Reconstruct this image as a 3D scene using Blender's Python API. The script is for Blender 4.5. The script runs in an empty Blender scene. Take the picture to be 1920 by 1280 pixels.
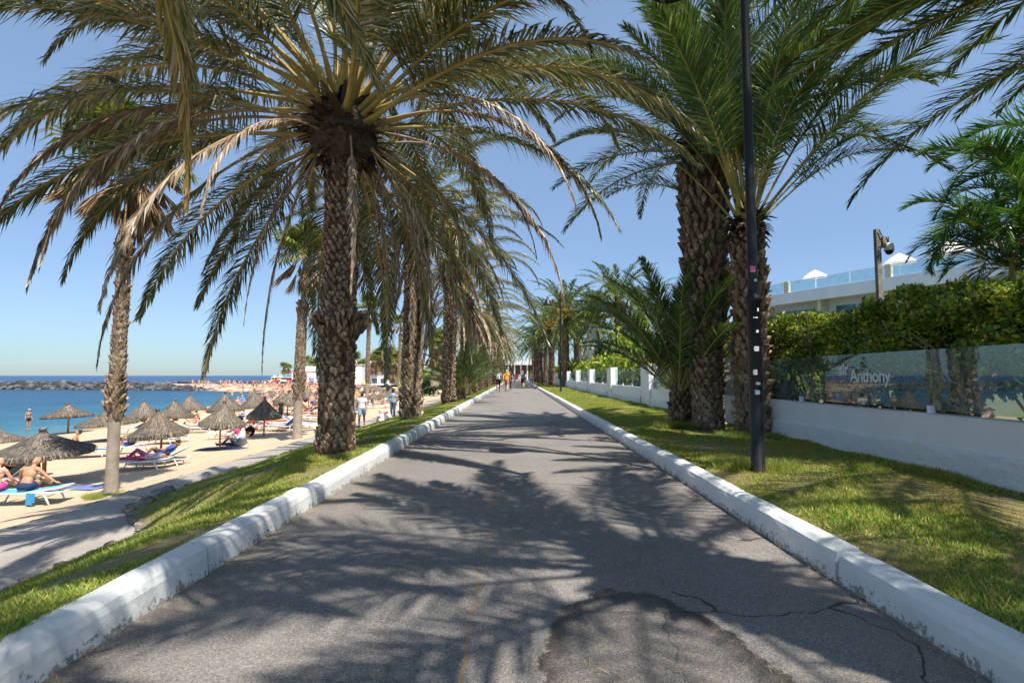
import bpy, bmesh, math, random
import numpy as np
from mathutils import Vector, Matrix, Euler
R = math.radians
random.seed(7)
rng = np.random.default_rng(7)
scene = bpy.context.scene
COL = scene.collection
# ------------------------------------------------------------------ camera
CAM_H = 1.25
cd = bpy.data.cameras.new('camera'); cam = bpy.data.objects.new('camera', cd); COL.objects.link(cam)
cd.sensor_width = 36.0; cd.lens = 1000/1920*36
cd.clip_start = 0.05; cd.clip_end = 60000
PITCH, YAW = math.atan(64/1000), math.atan(9/1000)
cam.location = (0, 0, CAM_H); cam.rotation_euler = (R(90)+PITCH, 0, YAW)
scene.camera = cam
# ------------------------------------------------------------------ sky, sun, exposure
SUN_EL, SUN_AZ = R(60), R(143)          # azimuth clockwise from +Y
w = bpy.data.worlds.new('World'); scene.world = w; w.use_nodes = True
nt = w.node_tree; bg = nt.nodes['Background']
sky = nt.nodes.new('ShaderNodeTexSky'); sky.sky_type = 'NISHITA'; sky.sun_disc = False
sky.sun_elevation = SUN_EL; sky.sun_rotation = SUN_AZ
sky.air_density = 1.0; sky.dust_density = 0.3; sky.ozone_density = 2.0; sky.altitude = 0
# ramp tints the sky, multiplying it darker and bluer towards the horizon
tcw = nt.nodes.new('ShaderNodeTexCoord'); sxw = nt.nodes.new('ShaderNodeSeparateXYZ'); nt.links.new(tcw.outputs['Generated'], sxw.inputs[0])
rw = nt.nodes.new('ShaderNodeValToRGB'); ew = rw.color_ramp.elements; ew[0].position = 0.0; ew[0].color = (.30, .405, .54, 1); ew[1].position = .55; ew[1].color = (.76, .88, .90, 1)
e3 = ew.new(.22); e3.color = (.40, .53, .65, 1)
nt.links.new(sxw.outputs[2], rw.inputs[0]); mw = nt.nodes.new('ShaderNodeMix'); mw.data_type = 'RGBA'; mw.blend_type = 'MULTIPLY'; mw.inputs[0].default_value = 1
nt.links.new(sky.outputs[0], mw.inputs[6]); nt.links.new(rw.outputs[0], mw.inputs[7]); hs = nt.nodes.new('ShaderNodeHueSaturation'); hs.inputs['Saturation'].default_value = .84; hs.inputs['Value'].default_value = .80; nt.links.new(mw.outputs[2], hs.inputs['Color']); nt.links.new(hs.outputs[0], bg.inputs[0]); bg.inputs[1].default_value = 0.15
sl = bpy.data.lights.new('sun', 'SUN'); sun = bpy.data.objects.new('sun', sl); COL.objects.link(sun)
sl.energy = 4.0; sl.angle = R(0.55); sl.color = (1.0, 0.95, 0.86)
sdir = Vector((math.sin(SUN_AZ)*math.cos(SUN_EL), math.cos(SUN_AZ)*math.cos(SUN_EL), math.sin(SUN_EL)))
sun.rotation_euler = sdir.to_track_quat('Z', 'Y').to_euler(); sun.location = (20, -10, 40)
vs = scene.view_settings; vs.view_transform = 'Standard'; vs.look = 'None'; vs.gamma = 1; vs.exposure = 1.0
vs.use_curve_mapping = False
scene.cycles.max_bounces = 8; scene.cycles.transparent_max_bounces = 24
# ------------------------------------------------------------------ pixel helpers (photo pixels -> points on real surfaces)
CR = Matrix.Rotation(YAW, 3, 'Z') @ Matrix.Rotation(R(90)+PITCH, 3, 'X')
def ray(px, py):
    return (CR @ Vector(((px-960)/1000, (640-py)/1000, -1))).normalized()
def at_z(px, py, z):
    d = ray(px, py); t = (z-CAM_H)/d.z
    return Vector((d.x*t, d.y*t, z))
def at_y(px, py, y):
    d = ray(px, py); t = y/d.y
    return Vector((d.x*t, y, CAM_H+d.z*t))
# ------------------------------------------------------------------ tags
def tag(o, label=None, cat=None, group=None, kind=None):
    if label: o['label'] = label
    if cat: o['category'] = cat
    if group: o['group'] = group
    if kind: o['kind'] = kind
    return o
def empty(name, loc, rz=0):
    o = bpy.data.objects.new(name, None); COL.objects.link(o); o.empty_display_size = 0.3
    o.location = loc; o.rotation_euler = (0, 0, rz); return o
def link(name, me, parent=None, mats=None):
    o = bpy.data.objects.new(name, me); COL.objects.link(o)
    if mats:
        for i, m in enumerate(mats):
            o.material_slots[i].link = 'OBJECT'; o.material_slots[i].material = m
    if parent: o.parent = parent
    return o
def copy_tree(o, parent=None):
    c = o.copy(); COL.objects.link(c)
    c.parent = parent
    for ch in list(o.children): copy_tree(ch, c)
    return c
# ------------------------------------------------------------------ mesh builder
class MB:
    def __init__(s): s.v = []; s.f = []; s.m = []
    def add(s, vs, fs, mi=0):
        n = len(s.v); s.v += [tuple(p) for p in vs]
        s.f += [tuple(i+n for i in f) for f in fs]; s.m += [mi]*len(fs); return s
    def box(s, c, d, rz=0, mi=0, M=None):
        x, y, z = d[0]/2, d[1]/2, d[2]/2
        vs = [Vector((sx*x, sy*y, sz*z)) for sz in (-1, 1) for sx, sy in ((-1, -1), (1, -1), (1, 1), (-1, 1))]
        Q = M if M is not None else Matrix.Rotation(rz, 3, 'Z')
        vs = [Q @ v + Vector(c) for v in vs]
        return s.add(vs, [(3, 2, 1, 0), (4, 5, 6, 7), (0, 1, 5, 4), (1, 2, 6, 5), (2, 3, 7, 6), (3, 0, 4, 7)], mi)
    def tube(s, pts, rad, n=8, cap=True, mi=0, flat=1.0):
        pts = [Vector(p) for p in pts]; rad = [rad]*len(pts) if isinstance(rad, (int, float)) else rad
        vs = []; fs = []; ref = None
        for i, p in enumerate(pts):
            t = (pts[min(i+1, len(pts)-1)]-pts[max(i-1, 0)])
            t = t.normalized() if t.length > 1e-9 else Vector((0, 0, 1))
            if ref is None: ref = Vector((0, 1, 0)) if abs(t.y) < .9 else Vector((1, 0, 0))
            a = (ref - t*ref.dot(t)).normalized(); ref = a; b = t.cross(a)
            for k in range(n):
                g = 2*math.pi*k/n
                vs.append(p + (a*math.cos(g) + b*math.sin(g)*flat)*rad[i])
        for i in range(len(pts)-1):
            for k in range(n):
                k2 = (k+1) % n
                fs.append((i*n+k, i*n+k2, (i+1)*n+k2, (i+1)*n+k))
        if cap: fs.append(tuple(range(n-1, -1, -1))); fs.append(tuple((len(pts)-1)*n+k for k in range(n)))
        return s.add(vs, fs, mi)
    def lathe(s, prof, c=(0, 0, 0), n=24, mi=0, jit=0.0):
        vs = []; fs = []
        for r, z in prof:
            for k in range(n):
                g = 2*math.pi*k/n; q = r*(1+random.uniform(-jit, jit))
                vs.append((c[0]+q*math.cos(g), c[1]+q*math.sin(g), c[2]+z+random.uniform(-jit, jit)*r*.3))
        for i in range(len(prof)-1):
            for k in range(n):
                k2 = (k+1) % n; fs.append((i*n+k, i*n+k2, (i+1)*n+k2, (i+1)*n+k))
        return s.add(vs, fs, mi)
    def ball(s, c, r, n=10, m=7, mi=0, jit=0.0):
        r = (r, r, r) if isinstance(r, (int, float)) else r
        vs = [(c[0], c[1], c[2]-r[2])]; fs = []
        for i in range(1, m):
            a = -math.pi/2+math.pi*i/m
            for k in range(n):
                g = 2*math.pi*k/n; q = 1+random.uniform(-jit, jit)
                vs.append((c[0]+r[0]*q*math.cos(a)*math.cos(g), c[1]+r[1]*q*math.cos(a)*math.sin(g), c[2]+r[2]*q*math.sin(a)))
        vs.append((c[0], c[1], c[2]+r[2])); L = len(vs)-1
        for k in range(n):
            k2 = (k+1) % n
            fs.append((0, 1+k2, 1+k)); fs.append((L, 1+(m-2)*n+k, 1+(m-2)*n+k2))
            for i in range(m-2): fs.append((1+i*n+k, 1+i*n+k2, 1+(i+1)*n+k2, 1+(i+1)*n+k))
        return s.add(vs, fs, mi)
    def prism(s, poly, z0, z1, mi=0, M=None):
        n = len(poly); vs = [Vector((x, y, z0)) for x, y in poly]+[Vector((x, y, z1)) for x, y in poly]
        if M is not None: vs = [M @ v for v in vs]
        return s.add(vs, [tuple(range(n-1, -1, -1)), tuple(range(n, 2*n))]+[(i, (i+1) % n, n+(i+1) % n, n+i) for i in range(n)], mi)
    def mesh(s, name, mats, smooth=False):
        me = bpy.data.meshes.new(name); me.from_pydata(s.v, [], s.f)
        mats = mats if isinstance(mats, (list, tuple)) else [mats]
        for m in mats: me.materials.append(m)
        if len(mats) > 1: me.polygons.foreach_set('material_index', s.m)
        if smooth: me.polygons.foreach_set('use_smooth', [True]*len(s.f))
        me.update(); return me
    def build(s, name, mats, parent=None, smooth=False):
        return link(name, s.mesh(name, mats, smooth), parent)
def fast_mesh(name, V, quads=None, tris=None, mats=(), qm=None, tm=None, smooth=False):
    me = bpy.data.meshes.new(name); V = np.asarray(V, np.float32)
    q = np.zeros((0, 4), int) if quads is None else np.asarray(quads, int)
    t = np.zeros((0, 3), int) if tris is None else np.asarray(tris, int)
    me.vertices.add(len(V)); me.vertices.foreach_set('co', V.ravel())
    lv = np.concatenate([q.ravel(), t.ravel()]); tot = np.concatenate([np.full(len(q), 4), np.full(len(t), 3)])
    st = np.concatenate([[0], np.cumsum(tot)[:-1]])
    me.loops.add(len(lv)); me.loops.foreach_set('vertex_index', lv.astype(np.int32))
    me.polygons.add(len(tot)); me.polygons.foreach_set('loop_start', st.astype(np.int32))
    me.polygons.foreach_set('loop_total', tot.astype(np.int32))
    for m in mats: me.materials.append(m)
    if qm is not None or tm is not None:
        mi = np.concatenate([np.zeros(len(q)) if qm is None else qm, np.zeros(len(t)) if tm is None else tm])
        me.polygons.foreach_set('material_index', mi.astype(np.int32))
    if smooth: me.polygons.foreach_set('use_smooth', np.ones(len(tot), bool))
    me.update(calc_edges=True); me.validate(); return me
# ------------------------------------------------------------------ materials
def new_mat(name):
    m = bpy.data.materials.new(name); m.use_nodes = True
    nt = m.node_tree; return m, nt, nt.nodes['Principled BSDF']
def ramp(nt, stops, fac):
    r = nt.nodes.new('ShaderNodeValToRGB'); e = r.color_ramp.elements
    while len(e) < len(stops): e.new(0.5)
    for i, (p, c) in enumerate(stops): e[i].position = p; e[i].color = (*c, 1)
    nt.links.new(fac, r.inputs[0]); return r.outputs[0]
def noise(nt, scale, detail=4, co=None, rough=.55, dist=0):
    n = nt.nodes.new('ShaderNodeTexNoise'); n.inputs['Scale'].default_value = scale
    n.inputs['Detail'].default_value = detail; n.inputs['Roughness'].default_value = rough; n.inputs['Distortion'].default_value = dist
    if co is not None: nt.links.new(co, n.inputs['Vector'])
    return n.outputs[0]
def mixc(nt, fac, a, b, mode='MIX'):
    n = nt.nodes.new('ShaderNodeMix'); n.data_type = 'RGBA'; n.blend_type = mode
    for s, v in ((n.inputs[0], fac), (n.inputs[6], a), (n.inputs[7], b)):
        if hasattr(v, 'links'): nt.links.new(v, s)
        elif isinstance(v, (int, float)): s.default_value = v
        else: s.default_value = (*v, 1)
    return n.outputs[2]
def mth(nt, op, a, b=0.0, c=None):
    n = nt.nodes.new('ShaderNodeMath'); n.operation = op
    for s, v in ((n.inputs[0], a), (n.inputs[1], b)) + (((n.inputs[2], c),) if c is not None else ()):
        if hasattr(v, 'links'): nt.links.new(v, s)
        else: s.default_value = v
    return n.outputs[0]
def coords(nt, kind='Object'): return nt.nodes.new('ShaderNodeTexCoord').outputs[kind]
def bump(nt, bs, h, strength=.3, dist=.02):
    b = nt.nodes.new('ShaderNodeBump'); b.inputs['Strength'].default_value = strength; b.inputs['Distance'].default_value = dist
    nt.links.new(h, b.inputs['Height']); nt.links.new(b.outputs[0], bs.inputs['Normal'])
def mat(name, a, b=None, scale=8, rough=.7, bmp=.2, bscale=None, spec=.3, metal=0, dist=.02, lo=.35, hi=.65, obj=True):
    m, nt, bs = new_mat(name); b = b or tuple(x*.8 for x in a)
    co = coords(nt) if obj else nt.nodes.new('ShaderNodeNewGeometry').outputs['Position']
    nt.links.new(ramp(nt, [(lo, a), (hi, b)], noise(nt, scale, 5, co)), bs.inputs['Base Color'])
    bs.inputs['Roughness'].default_value = rough; bs.inputs['Specular IOR Level'].default_value = spec; bs.inputs['Metallic'].default_value = metal
    if bmp: bump(nt, bs, noise(nt, bscale or scale*4, 4, co), bmp, dist)
    return m
def island_mat(name, stops, rough=.5, trans=0.0, spec=.3, nscale=0, ncol=None, tcol=None):
    """colour varies from piece to piece (leaflet, scale, boulder)"""
    m, nt, bs = new_mat(name)
    g = nt.nodes.new('ShaderNodeNewGeometry')
    c = ramp(nt, stops, g.outputs['Random Per Island'])
    if nscale: c = mixc(nt, ramp(nt, [(.4, (0, 0, 0)), (.62, (1, 1, 1))], noise(nt, nscale, 3, g.outputs['Position'])), c, ncol)
    nt.links.new(c, bs.inputs['Base Color']); bs.inputs['Roughness'].default_value = rough
    bs.inputs['Specular IOR Level'].default_value = spec
    if trans:
        t = nt.nodes.new('ShaderNodeBsdfTranslucent'); mx = nt.nodes.new('ShaderNodeMixShader'); mx.inputs[0].default_value = trans
        nt.links.new(mixc(nt, 1.0, c, tcol or (1.0, 1.0, .55), 'MULTIPLY'), t.inputs[0])
        nt.links.new(bs.outputs[0], mx.inputs[1]); nt.links.new(t.outputs[0], mx.inputs[2])
        nt.links.new(mx.outputs[0], nt.nodes['Material Output'].inputs[0])
    return m
M = {}
def asphalt():
    m, nt, bs = new_mat('asphalt'); p = nt.nodes.new('ShaderNodeNewGeometry').outputs['Position']
    sx = nt.nodes.new('ShaderNodeSeparateXYZ'); nt.links.new(p, sx.inputs[0])
    base = ramp(nt, [(.3, (.158, .145, .137)), (.7, (.228, .212, .200))], noise(nt, .9, 5, p, .6))
    fine = noise(nt, 170, 2, p, .7)
    vor = nt.nodes.new('ShaderNodeTexVoronoi'); vor.inputs['Scale'].default_value = 150; nt.links.new(p, vor.inputs['Vector'])
    # aggregate: pale and dark stones
    sc = nt.nodes.new('ShaderNodeSeparateColor'); nt.links.new(vor.outputs['Color'], sc.inputs[0])
    c = mixc(nt, mth(nt, 'MULTIPLY', mth(nt, 'GREATER_THAN', sc.outputs[0], .82), .5), base, (.40, .36, .29))
    c = mixc(nt, mth(nt, 'MULTIPLY', mth(nt, 'LESS_THAN', sc.outputs[1], .28), .42), c, (.035, .032, .032))
    c = mixc(nt, .5, c, ramp(nt, [(.3, (.3, .3, .3)), (.7, (.75, .75, .74))], fine), 'OVERLAY')
    # sandy fines gathered at the right-hand margin and the left one
    ax = mth(nt, 'ABSOLUTE', sx.outputs[0])
    edge = nt.nodes.new('ShaderNodeMapRange'); edge.inputs[1].default_value = 1.25; edge.inputs[2].default_value = 2.0
    nt.links.new(ax, edge.inputs[0])
    nz = ramp(nt, [(.42, (0, 0, 0)), (.68, (1, 1, 1))], noise(nt, 2.2, 5, p, .65))
    c = mixc(nt, mth(nt, 'MULTIPLY', mth(nt, 'MULTIPLY', edge.outputs[0], nz), .38), c, (.27, .205, .145))
    # cracks
    wp = nt.nodes.new('ShaderNodeVectorMath'); wp.operation = 'ADD'
    nn = nt.nodes.new('ShaderNodeTexNoise'); nn.inputs['Scale'].default_value = 2.4; nt.links.new(p, nn.inputs['Vector'])
    sc2 = nt.nodes.new('ShaderNodeVectorMath'); sc2.operation = 'SCALE'; sc2.inputs[3].default_value = .55
    nt.links.new(nn.outputs['Color'], sc2.inputs[0]); nt.links.new(p, wp.inputs[0]); nt.links.new(sc2.outputs[0], wp.inputs[1])
    v2 = nt.nodes.new('ShaderNodeTexVoronoi'); v2.feature = 'DISTANCE_TO_EDGE'; v2.inputs['Scale'].default_value = .85
    nt.links.new(wp.outputs[0], v2.inputs['Vector'])
    crack = mth(nt, 'LESS_THAN', v2.outputs['Distance'], .007)
    where = mth(nt, 'GREATER_THAN', noise(nt, .55, 3, p), .53)
    right = nt.nodes.new('ShaderNodeMapRange'); right.inputs[1].default_value = .55; right.inputs[2].default_value = .9
    nt.links.new(sx.outputs[0], right.inputs[0])
    cm = mth(nt, 'MULTIPLY', mth(nt, 'MULTIPLY', crack, right.outputs[0]), mth(nt, 'MAXIMUM', where, mth(nt, 'LESS_THAN', sx.outputs[1], 3.2)))
    c = mixc(nt, mth(nt, 'MULTIPLY', cm, .85), c, (.032, .027, .024))
    # filled joint running down the lane
    jx = mth(nt, 'ADD', sx.outputs[0], mth(nt, 'ADD', .235, mth(nt, 'MULTIPLY', mth(nt, 'SUBTRACT', noise(nt, 1.3, 3, p), .5), .10)))
    jm = mth(nt, 'MULTIPLY', mth(nt, 'LESS_THAN', mth(nt, 'ABSOLUTE', jx), .0065), mth(nt, 'GREATER_THAN', noise(nt, 5, 3, p), .42))
    c = mixc(nt, mth(nt, 'MULTIPLY', jm, .8), c, (.27, .17, .07))
    # cross joints
    jy = mth(nt, 'ADD', mth(nt, 'SUBTRACT', sx.outputs[1], 6.3), mth(nt, 'MULTIPLY', mth(nt, 'SUBTRACT', noise(nt, .9, 3, p), .5), .5))
    jy2 = mth(nt, 'ADD', mth(nt, 'SUBTRACT', sx.outputs[1], 5.2), mth(nt, 'MULTIPLY', mth(nt, 'SUBTRACT', noise(nt, 1.1, 3, p), .5), .4))
    cj = mth(nt, 'MULTIPLY', mth(nt, 'LESS_THAN', mth(nt, 'ABSOLUTE', jy), .014), mth(nt, 'GREATER_THAN', sx.outputs[0], -.2))
    cj2 = mth(nt, 'MULTIPLY', mth(nt, 'LESS_THAN', mth(nt, 'ABSOLUTE', jy2), .006), mth(nt, 'GREATER_THAN', sx.outputs[0], .3))
    c = mixc(nt, mth(nt, 'MULTIPLY', mth(nt, 'MAXIMUM', cj, cj2), .75), c, (.03, .027, .025))
    # dark damp patch, mostly crown shadow painted into the colour; noisy outline
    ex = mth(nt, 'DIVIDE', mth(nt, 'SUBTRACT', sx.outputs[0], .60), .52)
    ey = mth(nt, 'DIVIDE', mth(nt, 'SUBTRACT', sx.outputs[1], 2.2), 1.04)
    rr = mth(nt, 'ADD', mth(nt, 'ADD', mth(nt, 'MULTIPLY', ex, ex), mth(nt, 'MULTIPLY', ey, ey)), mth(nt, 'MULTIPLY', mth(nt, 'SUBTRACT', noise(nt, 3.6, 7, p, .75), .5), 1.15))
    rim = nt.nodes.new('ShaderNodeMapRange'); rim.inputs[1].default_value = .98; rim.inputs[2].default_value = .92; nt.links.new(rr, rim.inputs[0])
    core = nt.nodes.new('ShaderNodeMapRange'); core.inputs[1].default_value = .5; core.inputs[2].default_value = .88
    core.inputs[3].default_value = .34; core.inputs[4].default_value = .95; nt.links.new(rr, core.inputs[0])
    damp_shade = mth(nt, 'MULTIPLY', rim.outputs[0], core.outputs[0])
    c = mixc(nt, damp_shade, c, mixc(nt, 1, c, (.30, .27, .245), 'MULTIPLY'))
    nt.links.new(c, bs.inputs['Base Color'])
    rg = nt.nodes.new('ShaderNodeMapRange'); rg.inputs[3].default_value = .85; rg.inputs[4].default_value = .55; nt.links.new(damp_shade, rg.inputs[0])
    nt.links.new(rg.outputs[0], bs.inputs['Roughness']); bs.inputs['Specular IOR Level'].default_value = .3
    h = mth(nt, 'SUBTRACT', mth(nt, 'ADD', fine, mth(nt, 'MULTIPLY', vor.outputs['Distance'], -1.2)), mth(nt, 'MULTIPLY', mth(nt, 'MAXIMUM', cm, cj), 2.0))
    bump(nt, bs, h, .5, .006)
    return m
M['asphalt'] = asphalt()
def whitewash(name, base, dirt, amount, zlow, zhigh, bs_=.4, bscale=28, bdist=.012):
    """painted masonry: chips and grime gather near the foot (world height)"""
    m, nt, bs = new_mat(name); p = nt.nodes.new('ShaderNodeNewGeometry').outputs['Position']
    sx = nt.nodes.new('ShaderNodeSeparateXYZ'); nt.links.new(p, sx.inputs[0])
    c = ramp(nt, [(.3, tuple(x*.9 for x in base)), (.7, base)], noise(nt, 1.6, 5, p))
    low = nt.nodes.new('ShaderNodeMapRange'); low.inputs[1].default_value = zhigh; low.inputs[2].default_value = zlow; nt.links.new(sx.outputs[2], low.inputs[0])
    chips = mth(nt, 'ADD', noise(nt, 30, 5, p, .7), mth(nt, 'MULTIPLY', noise(nt, 3, 3, p), .35))
    thr = mth(nt, 'SUBTRACT', .98, mth(nt, 'MULTIPLY', low.outputs[0], amount))
    k = mth(nt, 'GREATER_THAN', chips, thr)
    c = mixc(nt, mth(nt, 'MULTIPLY', k, .8), c, dirt)
    soft = ramp(nt, [(.45, (0, 0, 0)), (.75, (1, 1, 1))], noise(nt, 6, 5, p, .65))
    c = mixc(nt, mth(nt, 'MULTIPLY', mth(nt, 'MULTIPLY', low.outputs[0], soft), .55), c, tuple(x*1.6 for x in dirt))
    nt.links.new(c, bs.inputs['Base Color']); bs.inputs['Roughness'].default_value = .62; bs.inputs['Specular IOR Level'].default_value = .25
    bump(nt, bs, noise(nt, bscale, 5, p, .6), bs_, bdist); return m
M['kerb'] = whitewash('kerb_paint', (.74, .75, .73), (.20, .18, .15), .34, -.02, .13, .5, 22, .012)
M['wall'] = whitewash('wall_paint', (.80, .82, .84), (.35, .35, .34), .1, .1, .3, .12, 14, .008)
M['roughcast'] = whitewash('roughcast_paint', (.80, .82, .84), (.38, .38, .36), .16, .13, .22, .9, 26, .03)
def grass_ground():
    m, nt, bs = new_mat('turf'); p = nt.nodes.new('ShaderNodeNewGeometry').outputs['Position']
    c = ramp(nt, [(.3, (.14, .15, .035)), (.5, (.22, .19, .07)), (.68, (.29, .21, .11))], noise(nt, 1.3, 6, p, .7))
    c = mixc(nt, .55, c, ramp(nt, [(.3, (.15, .15, .15)), (.7, (.85, .85, .85))], noise(nt, 45, 3, p, .7)), 'OVERLAY')
    soil = ramp(nt, [(.56, (0, 0, 0)), (.64, (1, 1, 1))], noise(nt, .8, 4, p, .6))
    c = mixc(nt, mth(nt, 'MULTIPLY', soil, .7), c, (.20, .125, .07))
    nt.links.new(c, bs.inputs['Base Color']); bs.inputs['Roughness'].default_value = .9
    bump(nt, bs, noise(nt, 60, 4, p, .7), .8, .03); return m
M['turf'] = grass_ground()
M['blade'] = island_mat('grass_blade', [(0, (.10, .21, .02)), (.42, (.20, .33, .04)), (.7, (.40, .43, .09)), (1, (.60, .52, .21))], .55, .4, .2, .9, (.36, .36, .09))
M['sand'] = None
def sand():
    m, nt, bs = new_mat('beach_sand'); p = nt.nodes.new('ShaderNodeNewGeometry').outputs['Position']
    sx = nt.nodes.new('ShaderNodeSeparateXYZ'); nt.links.new(p, sx.inputs[0])
    c = ramp(nt, [(.3, (.47, .34, .215)), (.7, (.58, .435, .29))], noise(nt, .5, 6, p, .65))
    wetn = nt.nodes.new('ShaderNodeMapRange'); wetn.inputs[1].default_value = -2.98; wetn.inputs[2].default_value = -3.15; nt.links.new(sx.outputs[2], wetn.inputs[0])
    c = mixc(nt, mth(nt, 'MULTIPLY', wetn.outputs[0], .65), c, (.25, .17, .10))
    nt.links.new(c, bs.inputs['Base Color']); bs.inputs['Roughness'].default_value = .9
    v = nt.nodes.new('ShaderNodeTexVoronoi'); v.inputs['Scale'].default_value = 3.2; v.feature = 'SMOOTH_F1'; nt.links.new(p, v.inputs['Vector'])
    bump(nt, bs, mth(nt, 'ADD', v.outputs['Distance'], noise(nt, 9, 5, p, .7)), .6, .10); return m
M['sand'] = sand()
def pathm():
    m, nt, bs = new_mat('beach_path'); p = nt.nodes.new('ShaderNodeNewGeometry').outputs['Position']
    c = ramp(nt, [(.3, (.25, .22, .19)), (.7, (.36, .32, .275))], noise(nt, 1.1, 6, p, .65))
    c = mixc(nt, .5, c, ramp(nt, [(.3, (.25, .25, .25)), (.7, (.75, .75, .75))], noise(nt, 55, 3, p, .7)), 'OVERLAY')
    nt.links.new(c, bs.inputs['Base Color']); bs.inputs['Roughness'].default_value = .88
    bump(nt, bs, noise(nt, 40, 4, p, .7), .5, .02); return m
M['path'] = pathm()
def sea():
    m, nt, bs = new_mat('sea_water'); p = nt.nodes.new('ShaderNodeNewGeometry').outputs['Position']
    sx = nt.nodes.new('ShaderNodeSeparateXYZ'); nt.links.new(p, sx.inputs[0])
    # lagoon turquoise inside the breakwater, deep blue beyond
    far = nt.nodes.new('ShaderNodeMapRange'); far.inputs[1].default_value = 165; far.inputs[2].default_value = 190; nt.links.new(sx.outputs[1], far.inputs[0])
    near = nt.nodes.new('ShaderNodeMapRange'); near.inputs[1].default_value = -34; near.inputs[2].default_value = -75; nt.links.new(sx.outputs[0], near.inputs[0])
    lag = ramp(nt, [(0, (.10, .22, .23)), (.22, (.017, .115, .175)), (1, (.006, .06, .12))], near.outputs[0])
    mp = nt.nodes.new('ShaderNodeMapping'); mp.inputs['Scale'].default_value = (.35, 1.2, 1); nt.links.new(p, mp.inputs[0])
    lag = mixc(nt, .35, lag, ramp(nt, [(.35, (.2, .2, .2)), (.7, (.8, .8, .8))], noise(nt, .12, 5, mp.outputs[0], .6)), 'OVERLAY')
    c = mixc(nt, far.outputs[0], lag, (.008, .05, .14))
    nt.links.new(c, bs.inputs['Base Color']); bs.inputs['Roughness'].default_value = .3; bs.inputs['Specular IOR Level'].default_value = .16
    bump(nt, bs, mth(nt, 'ADD', noise(nt, .9, 6, mp.outputs[0], .65), noise(nt, .12, 4, mp.outputs[0])), .8, .6); return m
M['sea'] = sea()
M['stone'] = island_mat('path_edge_stone', [(0, (.13, .115, .10)), (.5, (.26, .23, .19)), (1, (.42, .37, .31))], .85, 0, .2, 14, (.17, .13, .10))
M['basalt'] = island_mat('basalt_boulder', [(0, (.02, .02, .022)), (.6, (.06, .058, .058)), (1, (.16, .15, .14))], .85)
M['rock'] = mat('outcrop_rock', (.10, .085, .075), (.30, .27, .23), 5, .9, .8, 14, dist=.05)
M['litter'] = island_mat('leaf_litter', [(0, (.22, .13, .06)), (.6, (.42, .30, .15)), (1, (.6, .5, .34))], .8)

def road_x(side): return 1.98*side
# road sheet
def grid_mesh(name, xs, ys, zf, material, smooth=True, xf=None):
    X, Y = np.meshgrid(xs, ys)
    if xf is not None: X = xf(X, Y)
    Z = zf(X, Y); V = np.stack([X, Y, Z], -1).reshape(-1, 3); nx, ny = len(xs), len(ys)
    i = np.arange(ny-1)[:, None]*nx+np.arange(nx-1)[None, :]; i = i.ravel()
    return fast_mesh(name, V, np.stack([i, i+1, i+nx+1, i+nx], -1), None, [material], smooth=smooth)
ys_road = np.concatenate([np.arange(-6, 20, .25), np.arange(20, 150, 2)])
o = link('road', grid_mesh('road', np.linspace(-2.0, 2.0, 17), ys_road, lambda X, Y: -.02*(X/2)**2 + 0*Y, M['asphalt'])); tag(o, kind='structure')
# kerbs: long painted profile with joints, chamfer and small wobble
def kerb(side):
    mb = MB(); segs = []; y = -3.2
    rr = random.Random(3 if side < 0 else 9)
    while y < 108:
        L = rr.uniform(1.5, 1.9) if side < 0 else 2.2
        segs.append((y, y+L)); y += L
    for (a, b) in segs:
        n = 10 if a < 14 else 2; rings = []
        dz = rr.uniform(-.006, .006); dx = rr.uniform(-.008, .008)
        for k in range(n+1):
            t = a+.012+(b-a-.024)*k/n; e = lambda s=.004: rr.uniform(-s, s) if a < 14 else 0
            rings.append([(1.975+dx+e(), -.06), (1.985+dx+e(), .10+dz+e()), (1.998+dx+e(), .145+dz+e()), (2.035+dx+e(), .172+dz+e()), (2.13+dx+e(), .176+dz+e()), (2.16+dx, .12), (2.16, -.06)])
        vs = []; fs = []; P = 7
        for k, r_ in enumerate(rings):
            t = a+.012+(b-a-.024)*k/n
            vs += [(side*x, t, z) for x, z in r_]
        for k in range(n):
            for j in range(P-1):
                q = (k*P+j, k*P+j+1, (k+1)*P+j+1, (k+1)*P+j); fs.append(q if side > 0 else q[::-1])
        fs.append(tuple(range(P)) if side < 0 else tuple(range(P-1, -1, -1))); e_ = n*P
        fs.append(tuple(e_+i for i in range(P)) if side > 0 else tuple(e_+i for i in range(P-1, -1, -1)))
        mb.add(vs, fs)
    # mortar core behind the joints
    mb.box((side*2.08, 52, .03), (.13, 112, .19), mi=1)
    o = mb.build('kerb', [M['kerb'], mat('mortar', (.04, .034, .03), (.10, .085, .07), 20)])
    tag(o, 'low white painted kerb with chamfered edge along the %s of the promenade' % ('beach side' if side < 0 else 'hotel side'), 'kerb', kind='structure')
kerb(-1); kerb(1)
def sm(a, b, t):
    t = np.clip((t-a)/(b-a), 0, 1); return t*t*(3-2*t)
def xin(Y): return -6.08-1.56*sm(8.6, 10.8, Y)
PATH_Z, XOUT = -1.35, -8.63
def verge_z(X, Y):
    u = sm(6.5, 11, Y); xi = xin(Y)
    z28 = .01*(1-u)+.12*u; z42 = -.57*(1-u)+(-.37)*u
    z = np.where(X > -2.8, .155+(X+2.12)/(-.68)*(z28-.155), 0)
    z = np.where((X <= -2.8) & (X > -4.2), z28+(X+2.8)/(-1.4)*(z42-z28), z)
    z = np.where(X <= -4.2, z42+(X+4.2)/(xi+4.2)*(PATH_Z+.06-z42), z)
    return z
SX = ([-400, -60, -49, -45, -41, -36, -30, -25, -20, -14, -12, -9.8, -9.0, -8.6])
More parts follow.
